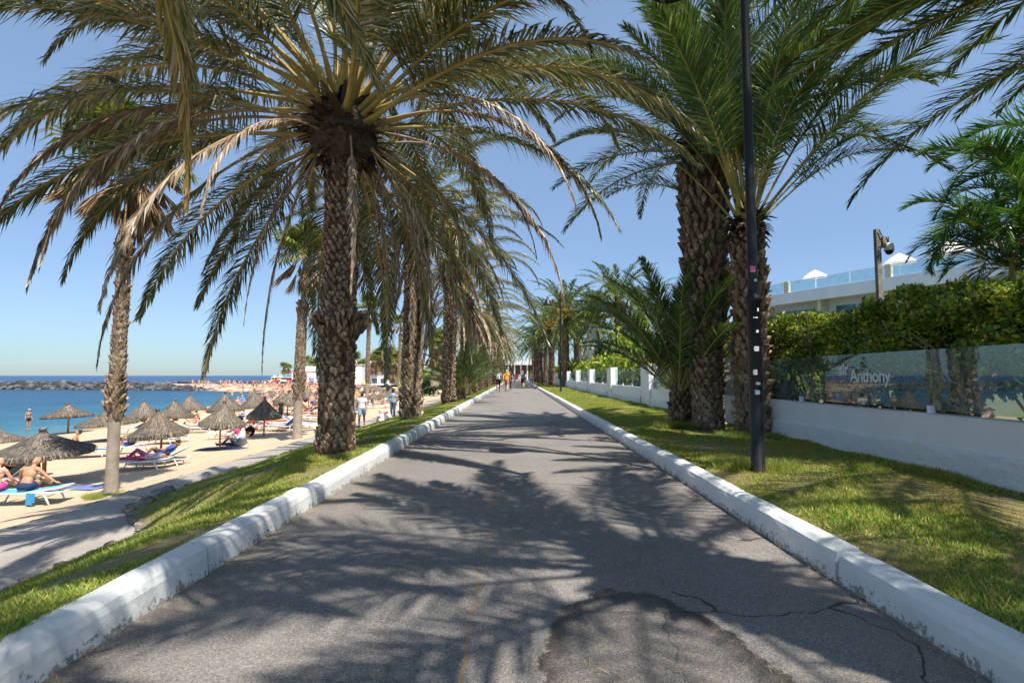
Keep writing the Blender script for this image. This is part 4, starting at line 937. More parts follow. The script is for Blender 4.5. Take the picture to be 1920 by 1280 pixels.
for k in range(12):
    x = LEN0+k*3.0; pr = hbx('roof_railing', x+.05, x+2.9, .1, .13, zt_+.06, zr_, M['glass'])
    hbx('rail', x, x+3.0, .07, .15, zr_, zr_+.05, M['steel_white'], pr)
    if k in (1, 4, 6, 7): hbx('post', x-.22, x+.22, .05, .4, zt_+.003, zr_+.12, M['cream'])
DOMES = [(3.4, 1.1, .7), (10.6, 1.2, .8), (14.0, 1.4, 1.2), (17.6, 2.2, 1.5)]
for k, (x, r, h) in enumerate(DOMES):
    q = hb.matrix_basis @ Vector((x, 1.6, zt_-.2)); rt_ = tag(empty('terrace_parasol', q), ['small white parasol at the left end of the hotel roof terrace', 'second white parasol on the roof terrace, behind the cream post', 'third white parasol on the roof terrace', 'largest white parasol on the roof terrace, beside the camera pole'][k], 'parasol', 'parasols on the hotel roof terrace')
    MB().lathe([(r, 1.5), (r*.95, 1.56), (r*.5, 1.5+h*.6), (.05, 1.5+h)], n=8).build('canopy', M['parasol'], rt_); MB().tube([(0, 0, 0), (0, 0, 1.5+h)], .04, 6).build('pole', M['steel_white'], rt_)
# two more white villas glimpsed past the garden trees
for k, (px, py0, w_, y, h, lab) in enumerate([(1195, 0, 7, 62, 4.4, 'low white garden villa with teal shutters left of the young palm'), (1130, 0, 7, 88, 6, 'pale green fronted house behind the white palm stem')]):
    p = at_y(px, 704, y); b = tag(empty('garden_villa', (p.x, y, .1)), lab, 'building')
    MB().box((0, 3, h/2), (w_, 6, h)).build('wall', M['plaster'], b); MB().box((0, 2.9, h+.12), (w_+.6, 6.6, .24)).build('roof', M['cream'], b)
    for q in (-2, 0, 2): f = MB().box((q, -.02, h*.55), (1.3, .08, 1.7)).build('window', M['steel_white'], b); MB().box((q, -.07, h*.55), (1.1, .03, 1.5)).build('pane', M['bluepane'], f)
# ------------------------------------------------------------------ white pavilion closing the promenade
pv = tag(empty('pavilion', (.9, 118, 0)), 'white colonnaded pavilion with upper balustrade at the end of the promenade', 'building')
W_ = 9.5
MB().box((0, 4, 3.9), (W_, 6, .5)).build('roof', M['plaster'], pv)
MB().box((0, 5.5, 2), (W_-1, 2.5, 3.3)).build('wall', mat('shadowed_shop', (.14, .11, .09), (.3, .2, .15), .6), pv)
for k in range(7): MB().lathe([(.26, 0), (.2, .3), (.17, 3.4), (.26, 3.65)], (-W_/2+.5+k*(W_-1)/6, 1.2, 0), 10).build('column', M['plaster'], pv, True)
bl = MB(); bl.box((0, 1.2, 5.1), (W_, .2, .12)); bl.box((0, 1.2, 4.25), (W_, .2, .16))
for k in range(38): bl.lathe([(.05, 0), (.09, .2), (.04, .45), (.07, .74)], (-W_/2+.15+k*(W_-.3)/37, 1.2, 4.33), 6)
bl.build('balustrade', M['plaster'], pv)
for k in range(4): MB().box((-W_/2+.2+k*(W_-.4)/3, 1.2, 4.75), (.32, .32, .96)).build('balustrade_post', M['plaster'], pv)
# pink parasol / striped awning and planters in front
for k, (x, lab) in enumerate([(-2.4, 'round white topiary ball in a pot left of the pavilion door'), (3.0, 'round pale flower pot right of the pavilion door')]):
    b = tag(empty('planter', (x, 115.6, 0)), lab, 'planter', 'planters before the pavilion'); MB().lathe([(.25, 0), (.4, .8), (.42, .85), (.3, .85)], n=12).build('pot', M['plaster'], b)
    g = rng; n = 500; v = g.normal(0, 1, (n, 3)); v /= np.linalg.norm(v, axis=1)[:, None]; link('foliage', leaf_cloud(v*.6+np.array([0, 0, 1.5]), .14, .3, None, [M['hedge'] if k else M['shrub']]), b)
# ------------------------------------------------------------------ lamp posts
M['black'] = mat('black_enamel', (.006, .006, .007), (.012, .012, .013), 12, .42, .15, 40, spec=.4)
M['lampglass'] = pane_mat('lamp_diffuser', (.30, .36, .24), .25)
M['sticker'] = mat('sticker_paper', (.55, .56, .56), (.75, .75, .74), 40, .6, 0); M['sticker_pink'] = mat('sticker_pink', (.65, .06, .18), (.75, .3, .4), 40, .6, 0)
def lamp_post(x, y, z, lab, detail=False, arm=-1, H=6.6, name='lamp_post'):
    root = tag(empty(name, (x, y, z)), lab, 'lamp post', 'black lamp posts')
    MB().lathe([(.085, -.1), (.085, .04), (.076, .05), (.073, 1.95), (.098, 1.97), (.098, 2.02), (.074, 2.05), (.058, 2.12)], n=20).build('base_column', M['black'], root, True)
    MB().lathe([(.057, 2.1), (.052, 4.2), (.044, H), (.06, H+.02), (.03, H+.14), (.0, H+.16)], n=16).build('shaft', M['black'], root, True)
    a = MB(); pts = [(0, 0, H-.1), (arm*.35, 0, H-.02), (arm*.72, 0, H-.05), (arm*.86, 0, H-.16)]; a.tube(pts, .022, 8)
    a.tube([(0, 0, H-.45), (arm*.3, 0, H-.25), (arm*.5, 0, H-.05)], .014, 6); a.build('arm', M['black'], root, True)
    h = MB(); c = (arm*.86, 0, H-.75)
    h.lathe([(.05, .60), (.07, .5), (.10, .42), (.22, .25), (.29, .07), (.305, .0), (.29, -.02), (.262, .0)], c, 28); hd_ = h.build('lantern', M['black'], root, True)
    MB().lathe([(.262, .005), (.20, -.03), (.10, -.05), (.0, -.055)], c, 24).build('diffuser', M['lampglass'], hd_, True)
    return root
LP = [(2.77, 6.23, 'black lamp post close on the right, dotted with small stickers'), (2.95, 36, 'second black lamp post down the right lawn, before the far palms'), (2.95, 62, 'third black lamp post, thin beside the far right-hand palms'), (2.95, 90, 'fourth black lamp post near the pavilion')]
for k, (x, y, lab) in enumerate(LP):
    q = lamp_post(x, y, .14, lab)
    if k == 0:
        for (z, w_, h_, a, m_) in [(2.35, .06, .075, -1.9, 'sticker_pink'), (2.22, .035, .03, -1.4, 'sticker'), (1.78, .05, .014, -1.7, 'sticker'), (1.62, .03, .03, -1.5, 'sticker'), (1.42, .055, .055, -1.7, 'sticker'), (1.15, .045, .06, -2.0, 'sticker'), (1.02, .05, .03, -1.6, 'sticker'), (.92, .055, .05, -1.75, 'sticker'), (1.87, .02, .04, -1.3, 'sticker')]:
            r = .0745 if z < 2.05 else .0585; s = MB(); vs = []
            for i in range(5):
                t = a+(i-2)/4*w_/r
                for zz in (z-h_/2, z+h_/2): vs.append((r*1.02*math.cos(t)+0, r*1.02*math.sin(t), zz+random.uniform(-.004, .004)))
            s.add(vs, [(2*i, 2*i+2, 2*i+3, 2*i+1) for i in range(4)]); s.build('sticker', M[m_], q)
lp = lamp_post(6.9, 37, .1, 'black lamp post rising behind the hedge in the hotel garden', arm=1, H=6.6)
# ------------------------------------------------------------------ security camera pole
cp = at_y(1656, 704, 10.2); cr = tag(empty('camera_pole', (cp.x, 10.2, .1)), 'weathered grey pole with a white security camera above the hedge', 'camera pole')
M['greywood'] = mat('weathered_pole', (.17, .15, .13), (.30, .28, .25), 9, .8, .4)
ztop = at_y(1656, 430, 10.2).z-.1
MB().box((0, 0, ztop/2), (.085, .085, ztop)).build('pole', M['greywood'], cr)
cz = ztop-.38
MB().box((.12, -.02, cz+.12), (.12, .10, .20)).build('mount', M['greywood'], cr)
MB().lathe([(.0, .12), (.07, .10), (.085, .02), (.085, -.04)], (.20, -.03, cz), 16).build('housing', M['steel_white'], cr, True)
MB().ball((.20, -.03, cz-.05), .072, 14, 9).build('lens', M['black'], cr, True)
MB().tube([(0, -.066, ztop-.03), (.05, -.07, ztop-.15), (.09, -.06, cz+.2)], .008, 5).build('cable', M['black'], cr)
# ------------------------------------------------------------------ far town beyond the bay
rngt = random.Random(4)
M['darkwin'] = pane_mat('far_window', (.06, .08, .10), .2)
towns = [(596, 696, 185, 26, 'low white apartment house behind the fan palms left of the big trunk'), (668, 688, 185, 26, 'white stepped apartment house right of the big trunk'), (704, 684, 172, 22, 'white block with dark openings behind the distant fan palms'), (745, 682, 160, 24, 'white block at the right end of the far town'), (640, 684, 165, 18, 'small white bar building hidden by the big trunk')]
for k, (px, py, y, w_, lab) in enumerate(towns):
    p = at_y(px, 704, y); h = at_y(px, py, y).z+1.6; b = tag(empty('apartment_building', (p.x, y, -1.6)), lab, 'building', 'white buildings of the far town')
    MB().box((0, 5, h/2), (w_*.7, 10, h)).build('wall', M['plaster'], b); MB().box((-w_*.18, 5, h+.9), (w_*.3, 8, 1.8)).build('roof_storey', M['plaster'], b)
    MB().box((0, 5, h+.1), (w_*.7+.5, 10.5, .2)).build('roof', M['cream'], b)
    for fl in range(max(1, int(h/2.6))):
        for q in range(int(w_*.7/2.6)): MB().box((-w_*.35+1.6+q*2.6, -.03, 1.3+fl*2.6), (1.5, .1, 1.4)).build('window', M['darkwin'], b)
kx = at_y(530, 712, 215); kb = tag(empty('beach_kiosk', (kx.x, 215, -2)), 'low beach kiosk with white roof out on the sand spit', 'kiosk')
MB().box((0, 3, 1.2), (9, 5, 2.4)).build('wall', mat('kiosk_wood', (.10, .07, .05), (.2, .15, .1), 2), kb); MB().box((0, 3, 2.6), (9.6, 6, .3)).build('roof', M['plaster'], kb)
for k, (px, lab) in enumerate([(515, 'small white sign box left of the beach kiosk'), (526, 'small white sign box touching the beach kiosk')]):
    q = at_y(px, 712, 208); b = tag(empty('beach_sign', (q.x, 208, -2)), lab, 'sign', 'white sign boxes on the spit'); MB().box((0, 0, 2.9), (1.3, .2, .9)).build('board', M['plaster'], b); MB().tube([(0, 0, 0), (0, 0, 2.5)], .07, 6).build('pole', M['steel_white'], b)
# ================================================================== people
def V3(*a): return Vector(a)
def remeshed(mb, name, vox, mats, smooth_it=6):
    me = mb.mesh('tmp', mats, True); o = bpy.data.objects.new('tmp', me); COL.objects.link(o)
    m = o.modifiers.new('r', 'REMESH'); m.mode = 'VOXEL'; m.voxel_size = vox; m.use_smooth_shade = True
    s = o.modifiers.new('s', 'SMOOTH'); s.iterations = smooth_it; s.factor = .5
    bpy.context.view_layer.update()
    r_ = bpy.data.meshes.new_from_object(o.evaluated_get(bpy.context.evaluated_depsgraph_get())); r_.name = name
    bpy.data.objects.remove(o); r_.materials.clear()
    for q in (mats if isinstance(mats, (list, tuple)) else [mats]): r_.materials.append(q)
    return r_
def skin(name, c):
    m, nt, bs = new_mat(name); nt.links.new(ramp(nt, [(.35, c), (.7, tuple(min(1, x*1.12) for x in c))], noise(nt, 6, 3, coords(nt))), bs.inputs['Base Color'])
    bs.inputs['Roughness'].default_value = .5; bs.inputs['Subsurface Weight'].default_value = .0; return m
SK = {'tan': skin('skin_tan', (.42, .21, .115)), 'pale': skin('skin_pale', (.62, .38, .27)), 'pink': skin('skin_sunburnt', (.64, .30, .21)), 'brown': skin('skin_brown', (.16, .075, .045))}
CL = {}
def cloth(c):
    if c not in CL: CL[c] = mat('cloth', c, tuple(x*.82 for x in c), 9, .85, .3, 40)
    return CL[c]
HAIR = {'dark': mat('hair_dark', (.018, .012, .009), (.04, .028, .02), 30, .6, .4), 'fair': mat('hair_fair', (.30, .20, .09), (.42, .30, .16), 30, .6, .4), 'grey': mat('hair_grey', (.30, .29, .28), (.45, .44, .42), 30, .6, .4)}
def up_dir(a): return V3(0, math.sin(a), math.cos(a))   # spine direction leaning forward (+Y) by a
POSES = {}
def pose(kind):
    """joints of a 1.75 m body facing +Y, ground/seat at z=0"""
    J = {}
    if kind in ('walk_a', 'walk_b', 'stand'):
        st = {'walk_a': .26, 'walk_b': -.24, 'stand': .0}[kind]
        J['pel'] = V3(0, 0, .93); J['chest'] = V3(0, .015, 1.28); J['neck'] = V3(0, .01, 1.47); J['head'] = V3(0, .03, 1.625)
        for s, n in ((-1, 'L'), (1, 'R')):
            f = st*s
            J['hip'+n] = V3(.085*s, 0, .90); J['kn'+n] = V3(.10*s, f*.62+.03, .49+.015*abs(f)); J['an'+n] = V3(.10*s, f-(.05 if f < 0 else -.02), .085+(.07 if f < 0 else 0)); J['toe'+n] = J['an'+n]+V3(.02*s, .17, -.055)
            J['sh'+n] = V3(.185*s, 0, 1.40); J['el'+n] = V3(.25*s, -f*.5-.03, 1.13); J['ha'+n] = V3(.27*s, -f*.9+.07, .90); J['fd'+n] = V3(0, .02, -1)
    elif kind == 'carry':
        J = {k: v.copy() for k, v in pose('stand').items()}
        J['elR'] = V3(.24, .05, 1.15); J['haR'] = V3(.12, .28, 1.2); J['fdR'] = V3(-.5, .6, .3)
    elif kind in ('sit', 'sitlean'):     # on a lounger edge/top, legs forward, bent spine; seat z=0 is the top of the seat
        a = R(12 if kind == 'sit' else 28)
        J['pel'] = V3(0, 0, .10); J['chest'] = J['pel']+up_dir(a)*.36; J['neck'] = J['chest']+up_dir(a+.1)*.19; J['head'] = J['neck']+up_dir(a+.2)*.155
        for s, n in ((-1, 'L'), (1, 'R')):
            J['hip'+n] = V3(.09*s, .03, .09); J['kn'+n] = V3(.15*s, .42, .24); J['an'+n] = V3(.13*s, .72, .06); J['toe'+n] = J['an'+n]+V3(.01*s, .12, .07)
            J['sh'+n] = J['chest']+V3(.185*s, .0, .11); J['el'+n] = J['sh'+n]+V3(.10*s, .08, -.25); J['ha'+n] = J['el'+n]+V3((.03)*s, .20, -.12 if s < 0 else -.10); J['fd'+n] = V3(0, .8, -.5)
        if kind == 'sitlean': J['elR'] = J['shR']+V3(.2, .03, -.2); J['haR'] = J['elR']+V3(.19, .02, -.15); J['fdR'] = V3(.9, .1, -.3)
    elif kind in ('lie', 'recline', 'prone'):
        a = {'lie': R(-84), 'recline': R(-52), 'prone': R(-88)}[kind]
        J['pel'] = V3(0, 0, .11); J['chest'] = J['pel']+up_dir(a)*.36; J['neck'] = J['chest']+up_dir(a)*.19; J['head'] = J['neck']+up_dir(a+.15)*.155
        for s, n in ((-1, 'L'), (1, 'R')):
            k = .30 if (kind != 'prone' and s > 0) else .02
            J['hip'+n] = V3(.09*s, .03, .10); J['kn'+n] = V3(.11*s, .44-k*.25, .09+k); J['an'+n] = V3(.11*s, .84-k*.55, .07); J['toe'+n] = J['an'+n]+V3(.02*s, .06, .13 if kind != 'prone' else -.02)
            J['sh'+n] = J['chest']+V3(.185*s, 0, 0)+up_dir(a)*.11
            if kind == 'recline' and s > 0: J['el'+n] = J['sh'+n]+V3(.2, -.02, .16); J['ha'+n] = J['head']+V3(.1, -.1, .06); J['fd'+n] = V3(-.7, -.3, 0)
            elif kind == 'prone': J['el'+n] = J['sh'+n]+V3(.16*s, -.12, -.02); J['ha'+n] = J['el'+n]+V3(-.12*s, -.16, 0); J['fd'+n] = V3(-s*.8, -.4, 0)
            else: J['el'+n] = J['sh'+n]+V3(.09*s, .24, -.05); J['ha'+n] = J['el'+n]+V3(-.04*s, .23, .04); J['fd'+n] = V3(0, 1, 0)
    elif kind == 'crouch':
        a = R(20); J['pel'] = V3(0, 0, .13); J['chest'] = J['pel']+up_dir(a)*.36; J['neck'] = J['chest']+up_dir(a)*.19; J['head'] = J['neck']+up_dir(a)*.155
        for s, n in ((-1, 'L'), (1, 'R')):
            J['hip'+n] = V3(.09*s, .03, .13); J['kn'+n] = V3(.14*s, .34, .45); J['an'+n] = V3(.12*s, .44, .07); J['toe'+n] = J['an'+n]+V3(0, .16, -.04)
            J['sh'+n] = J['chest']+V3(.185*s, 0, .11); J['el'+n] = J['sh'+n]+V3(.06*s, .2, -.16); J['ha'+n] = J['knL' if s < 0 else 'knR']+V3(-.03*s, -.02, .08); J['fd'+n] = V3(0, .7, -.7)
    return J
def spine_axis(J): return (J['chest']-J['pel']).normalized()
def body_mb(J, face_up=0):
    mb = MB(); ax = spine_axis(J); sd_ = V3(1, 0, 0); fw = sd_.cross(ax)*-1
    if fw.length < .1: fw = V3(0, 1, 0)
    fw = ax.cross(sd_)*-1
    def ell(c, r):   # ellipsoid aligned with the spine
        b = MB(); b.ball((0, 0, 0), r, 14, 10); Mx = Matrix((sd_, fw, ax)).transposed(); mb.add([Mx @ Vector(v)+c for v in b.v], b.f)
    p, c, n, h = J['pel'], J['chest'], J['neck'], J['head']
    ell(p, (.165, .115, .13)); ell(p*.6+c*.4, (.135, .098, .17)); ell(c, (.168, .115, .17)); ell(c+ax*.09, (.17, .095, .10))
    mb.tube([J['shL'], c+ax*.12, J['shR']], [.058, .075, .058], 10)
    mb.tube([c+ax*.1, n, h], [.07, .053, .05], 10)
    hx = (h-n).normalized(); hf = (fw-hx*fw.dot(hx)).normalized()
    b = MB(); b.ball((0, 0, 0), (.077, .097, .118), 16, 12); b.ball((0, .055, -.045), (.052, .05, .065), 12, 8); b.ball((0, .10, -.02), (.014, .022, .026), 8, 6)
    b.ball((-.079, 0, -.015), (.012, .022, .032), 8, 6); b.ball((.079, 0, -.015), (.012, .022, .032), 8, 6)
    Mx = Matrix((sd_, hf, hx)).transposed(); mb.add([Mx @ Vector(v)+h for v in b.v], b.f)
    for s, k in ((-1, 'L'), (1, 'R')):
        mb.tube([J['sh'+k], (J['sh'+k]*.6+J['el'+k]*.4), J['el'+k], J['el'+k]*.65+J['ha'+k]*.35, J['ha'+k]], [.052, .048, .037, .038, .024], 10)
        fd = J['fd'+k].normalized(); hd_ = J['ha'+k]+fd*.045
        sp = fd.cross(V3(0, 0, 1)); sp = sp.normalized() if sp.length > .1 else V3(0, 1, 0)
        if kind_stand(J): sp = V3(0, 1, 0)
        mb.tube([J['ha'+k], hd_, hd_+fd*.04], [.022, .030, .026], 8)
        for q, L in zip((-1.5, -.5, .5, 1.5), (.052, .07, .066, .052)):
            f0 = hd_+fd*.04+sp*q*.0165; cu = V3(-s*.012, .006, 0); mb.tube([f0, f0+fd*L*.55, f0+fd*L+cu], [.0095, .009, .0075], 6)
        t0 = hd_+sp*.028; mb.tube([t0-fd*.01, t0+sp*.022+fd*.02, t0+sp*.026+fd*.045], [.012, .010, .008], 6)
        hi, kn, an, to = J['hip'+k], J['kn'+k], J['an'+k], J['toe'+k]
        mb.tube([hi, hi*.6+kn*.4, kn, kn*.68+an*.32, an*.85+kn*.15, an], [.098, .084, .058, .060, .038, .036], 12)
        d = (to-an); mb.tube([an-d*.25+V3(0, 0, -.01), an+d*.4, to], [.036, .038, .026], 10)
    return mb
def kind_stand(J): return J['neck'].z > 1.2
def wear_mb(J, kind):
    mb = MB(); ax = spine_axis(J); sd_ = V3(1, 0, 0); fw = ax.cross(sd_)*-1; Mx = Matrix((sd_, fw, ax)).transposed()
    def ell(c, r): b = MB(); b.ball((0, 0, 0), r, 16, 10); mb.add([Mx @ Vector(v)+c for v in b.v], b.f)
    p, c = J['pel'], J['chest']
    if kind in ('shirt', 'dress', 'vest'):
        ell(c+ax*.02, (.19, .132, .20)); ell(p*.5+c*.5, (.168, .13, .19)); ell(p+ax*.06, (.182, .135, .13)); ell(c+ax*.12, (.165, .098, .075))
        if kind == 'shirt':
            for k in 'LR': mb.tube([c+ax*.10, J['sh'+k], J['sh'+k]*.45+J['el'+k]*.55], [.07, .072, .068], 12)
    if kind == 'dress': mb.tube([p+ax*.10, p-ax*.12, p-ax*.42], [.165, .20, .25], 18, flat=.75)
    if kind in ('shorts', 'trousers'):
        ell(p+V3(0, 0, -.01), (.178, .130, .13))
        for k in 'LR':
            h, n_, a = J['hip'+k], J['kn'+k], J['an'+k]
            if kind == 'shorts': mb.tube([h, h*.5+n_*.5, h*.12+n_*.88], [.108, .10, .086], 12)
            else: mb.tube([h, h*.5+n_*.5, n_, a+V3(0, 0, .03)], [.108, .092, .072, .058], 12)
    if kind == 'trunks':
        ell(p, (.178, .128, .125))
        for k in 'LR': h, n_ = J['hip'+k], J['kn'+k]; mb.tube([h, h*.6+n_*.4], [.105, .10], 12)
    if kind == 'bikini_top': ell(c+ax*.03, (.175, .125, .045))
    return mb
def hair_mb(J, kind):
    mb = MB(); h, n = J['head'], J['neck']; ax = spine_axis(J); sd_ = V3(1, 0, 0); fw = ax.cross(sd_)*-1; hx = (h-n).normalized(); hf = (fw-hx*fw.dot(hx)).normalized(); Mx = Matrix((sd_, hf, hx)).transposed()
    b = MB(); b.ball((0, -.018, .028), (.086, .098, .106), 16, 10)
    if kind == 'long': b.ball((0, -.07, -.06), (.075, .05, .14), 12, 8)
    if kind == 'bun': b.ball((0, -.06, .13), .045, 10, 8)
    if kind == 'hat': b = MB(); b.lathe([(.17, .045), (.175, .05), (.10, .07), (.095, .12), (.06, .15), (0, .155)], n=20)
    if kind == 'cap': b = MB(); b.ball((0, -.005, .045), (.09, .10, .085), 16, 10); b.box((0, .11, .05), (.12, .10, .014))
    mb.add([Mx @ Vector(v)+h for v in b.v], b.f); return mb
CACHE = {}
def get(kind, what, fn, vox):
    k = (kind, what)
    if k not in CACHE: CACHE[k] = remeshed(fn(), what, vox, [SK['tan']], 5)
    return CACHE[k]
def person(loc, rz, kind, label, sk='tan', wear=(), hair=('short', 'dark'), sc=1.0, group=None, feet=True, tilt=0):
    J = pose(kind); root = tag(empty('person', loc, rz), label, 'person', group); root.scale = (sc,)*3
    link('body', get(kind, 'body', lambda: body_mb(J), .0125), root, [SK[sk]])
    for w_, col in wear: link({'bikini_top': 'bikini_top', 'trunks': 'swim_trunks'}.get(w_, w_), get(kind, w_, lambda: wear_mb(J, w_), .018), root, [cloth(col)])
    if hair:
        hm = HAIR[hair[1]] if isinstance(hair[1], str) else cloth(hair[1])
        link('hat' if hair[0] in ('hat', 'cap') else 'hair', get(kind, 'hair_'+hair[0], lambda: hair_mb(J, hair[0]), .014), root, [hm])
    if feet and kind_stand(J):
        for k in 'LR':
            a, t = J['an'+k], J['toe'+k]; m_ = get(kind, 'shoe'+k, lambda: MB().tube([a+V3(0, -.06, -.045), a+V3(0, .05, -.035), t+V3(0, .02, -.0)], [.045, .045, .036], 10), .014); link('shoe', m_, root, [cloth((.05, .05, .055))])
    return root
def proxy(px, py): return hit(px, py)
W_, NV, RD, BK, GY, OR_ = (.78, .78, .78), (.02, .035, .12), (.55, .02, .03), (.015, .015, .018), (.32, .38, .42), (.80, .34, .03)
# --- walkers on the promenade (seen from behind)
p = at_z(934, 733.5, 0); q = person(p, R(2), 'walk_a', 'person in white shirt and black shorts walking away with a pale backpack', 'brown', [('shirt', W_), ('shorts', BK)], ('short', 'dark'), 1.03)
bp = MB(); bp.ball((0, -.17, 1.28), (.13, .09, .2), 12, 8); bp.box((0, -.22, 1.2), (.16, .06, .16)); tag(link('backpack', remeshed(bp, 'backpack', .02, [cloth((.45, .6, .62))], 3), None), 'pale blue backpack on the white shirted walker', 'backpack')
b_ = bpy.data.objects['backpack']; b_.location = p; b_.rotation_euler = (0, 0, R(2))
st = MB()
for s in (-1, 1): st.tube([(s*.09, -.20, 1.42), (s*.11, -.06, 1.50), (s*.12, .13, 1.38), (s*.11, .12, 1.15), (s*.12, -.12, 1.08)], .014, 6)
st.build('strap', cloth((.08, .09, .1)), b_)
p = at_z(950, 734, 0); person(p, R(-3), 'walk_b', 'person in orange top and pinkish brown skirt walking beside the backpacker', 'pale', [('shirt', OR_), ('shorts', (.45, .17, .12))], ('bun', 'dark'), 1.0)
p = at_z(954, 732, 0)+Vector((.05, 1.1, 0)); person(p, R(2), 'walk_a', 'person in dark clothes mostly hidden ahead of the orange top', 'tan', [('shirt', (.03, .04, .05)), ('trousers', (.03, .05, .07))], ('cap', (.03, .03, .04)), 1.0)
p = at_z(980, 728, 0); person(p, 0, 'walk_b', 'person in grey top and navy shorts walking away on the right half of the lane', 'pink', [('shirt', (.16, .18, .24)), ('shorts', (.012, .015, .07))], ('short', 'dark'), 1.0)
p = at_z(996.5, 726.5, 0); person(p, R(-4), 'walk_a', 'person in pale pink top and grey trousers near the right kerb', 'tan', [('vest', (.75, .55, .5)), ('trousers', (.30, .33, .38))], ('cap', (.75, .72, .7)), 1.0)
for k, (px, sk, c1, c2, lab) in enumerate([(958, 'tan', W_, NV, 'tiny person in white in front of the pavilion, leftmost'), (966, 'pale', (.5, .08, .08), GY, 'tiny person in dull red in front of the pavilion'), (973, 'tan', (.6, .3, .25), W_, 'tiny person in salmon pink before the pavilion steps'), (986, 'pink', W_, BK, 'tiny person in white and black right of the pavilion steps')]):
    person(Vector(((px-969)/1000*96, 96+k*2.5, 0)), R(180), ['walk_a', 'walk_b', 'stand', 'walk_a'][k], lab, sk, [('shirt', c1), ('shorts', c2)], ('short', 'dark'), 1.0, 'people before the pavilion')
# --- walkers on the beach path
p = hit(678, 800); person(p, R(190), 'walk_a', 'person in white shirt and pale denim shorts walking towards us on the beach path', 'tan', [('shirt', W_), ('shorts', (.22, .32, .40))], ('short', 'dark'), 1.0)
p = hit(707, 782); person(Vector((p.x, 30.5, PATH_Z)), R(175), 'stand', 'person in navy dress on the beach path behind the white shirted walker', 'pale', [('dress', NV)], ('short', 'dark'), 1.0)
BPX = at_y(737, 770, 33).x
person(Vector((BPX, 33, PATH_Z)), R(160), 'carry', 'person in grey blue shirt and jeans, left one of the close couple', 'brown', [('shirt', GY), ('trousers', (.06, .10, .18))], ('short', 'dark'), 1.03)
person(Vector((BPX+.42, 33.5, PATH_Z)), R(150), 'carry', 'person in dark red top, right one of the close couple', 'tan', [('shirt', (.16, .02, .03)), ('trousers', (.03, .04, .08))], ('long', 'dark'), .97)
person(Vector((at_y(756, 770, 35).x, 35, PATH_Z-.25)), R(180), 'stand', 'child in red shirt right of the couple', 'tan', [('shirt', RD), ('shorts', BK)], ('cap', BK), .72)
person(Vector((at_y(731, 770, 32).x, 32, PATH_Z)), R(100), 'crouch', 'person in white hat sitting low before the couple', 'pale', [('shirt', W_), ('shorts', (.6, .5, .55))], ('hat', W_), .95)
person(Vector((at_y(718, 770, 29).x, 29, PATH_Z)), R(60), 'crouch', 'person in pale lilac sitting at the verge beside the navy dress', 'pink', [('shirt', (.65, .6, .7)), ('shorts', (.6, .55, .65))], ('short', 'fair'), .8)
person(Vector((at_y(764, 770, 37).x, 37, PATH_Z)), R(200), 'stand', 'person in light blue half behind the second left palm trunk', 'tan', [('shirt', (.2, .45, .6)), ('shorts', NV)], ('short', 'dark'), .95)
person(Vector((at_y(661, 770, 31).x, 31, ground_z(at_y(661, 770, 31).x, 31))), R(120), 'stand', 'person with long dark hair and blue shorts beside the big trunk', 'tan', [('bikini_top', RD), ('shorts', (.05, .12, .45))], ('long', 'dark'), 1.0)
person(Vector((at_y(790, 735, 45).x, 45, PATH_Z)), R(90), 'crouch', 'person in pale grey sitting by the path far behind the trunks', 'pale', [('shirt', (.5, .5, .5)), ('shorts', GY)], ('short', 'dark'), 1.0)
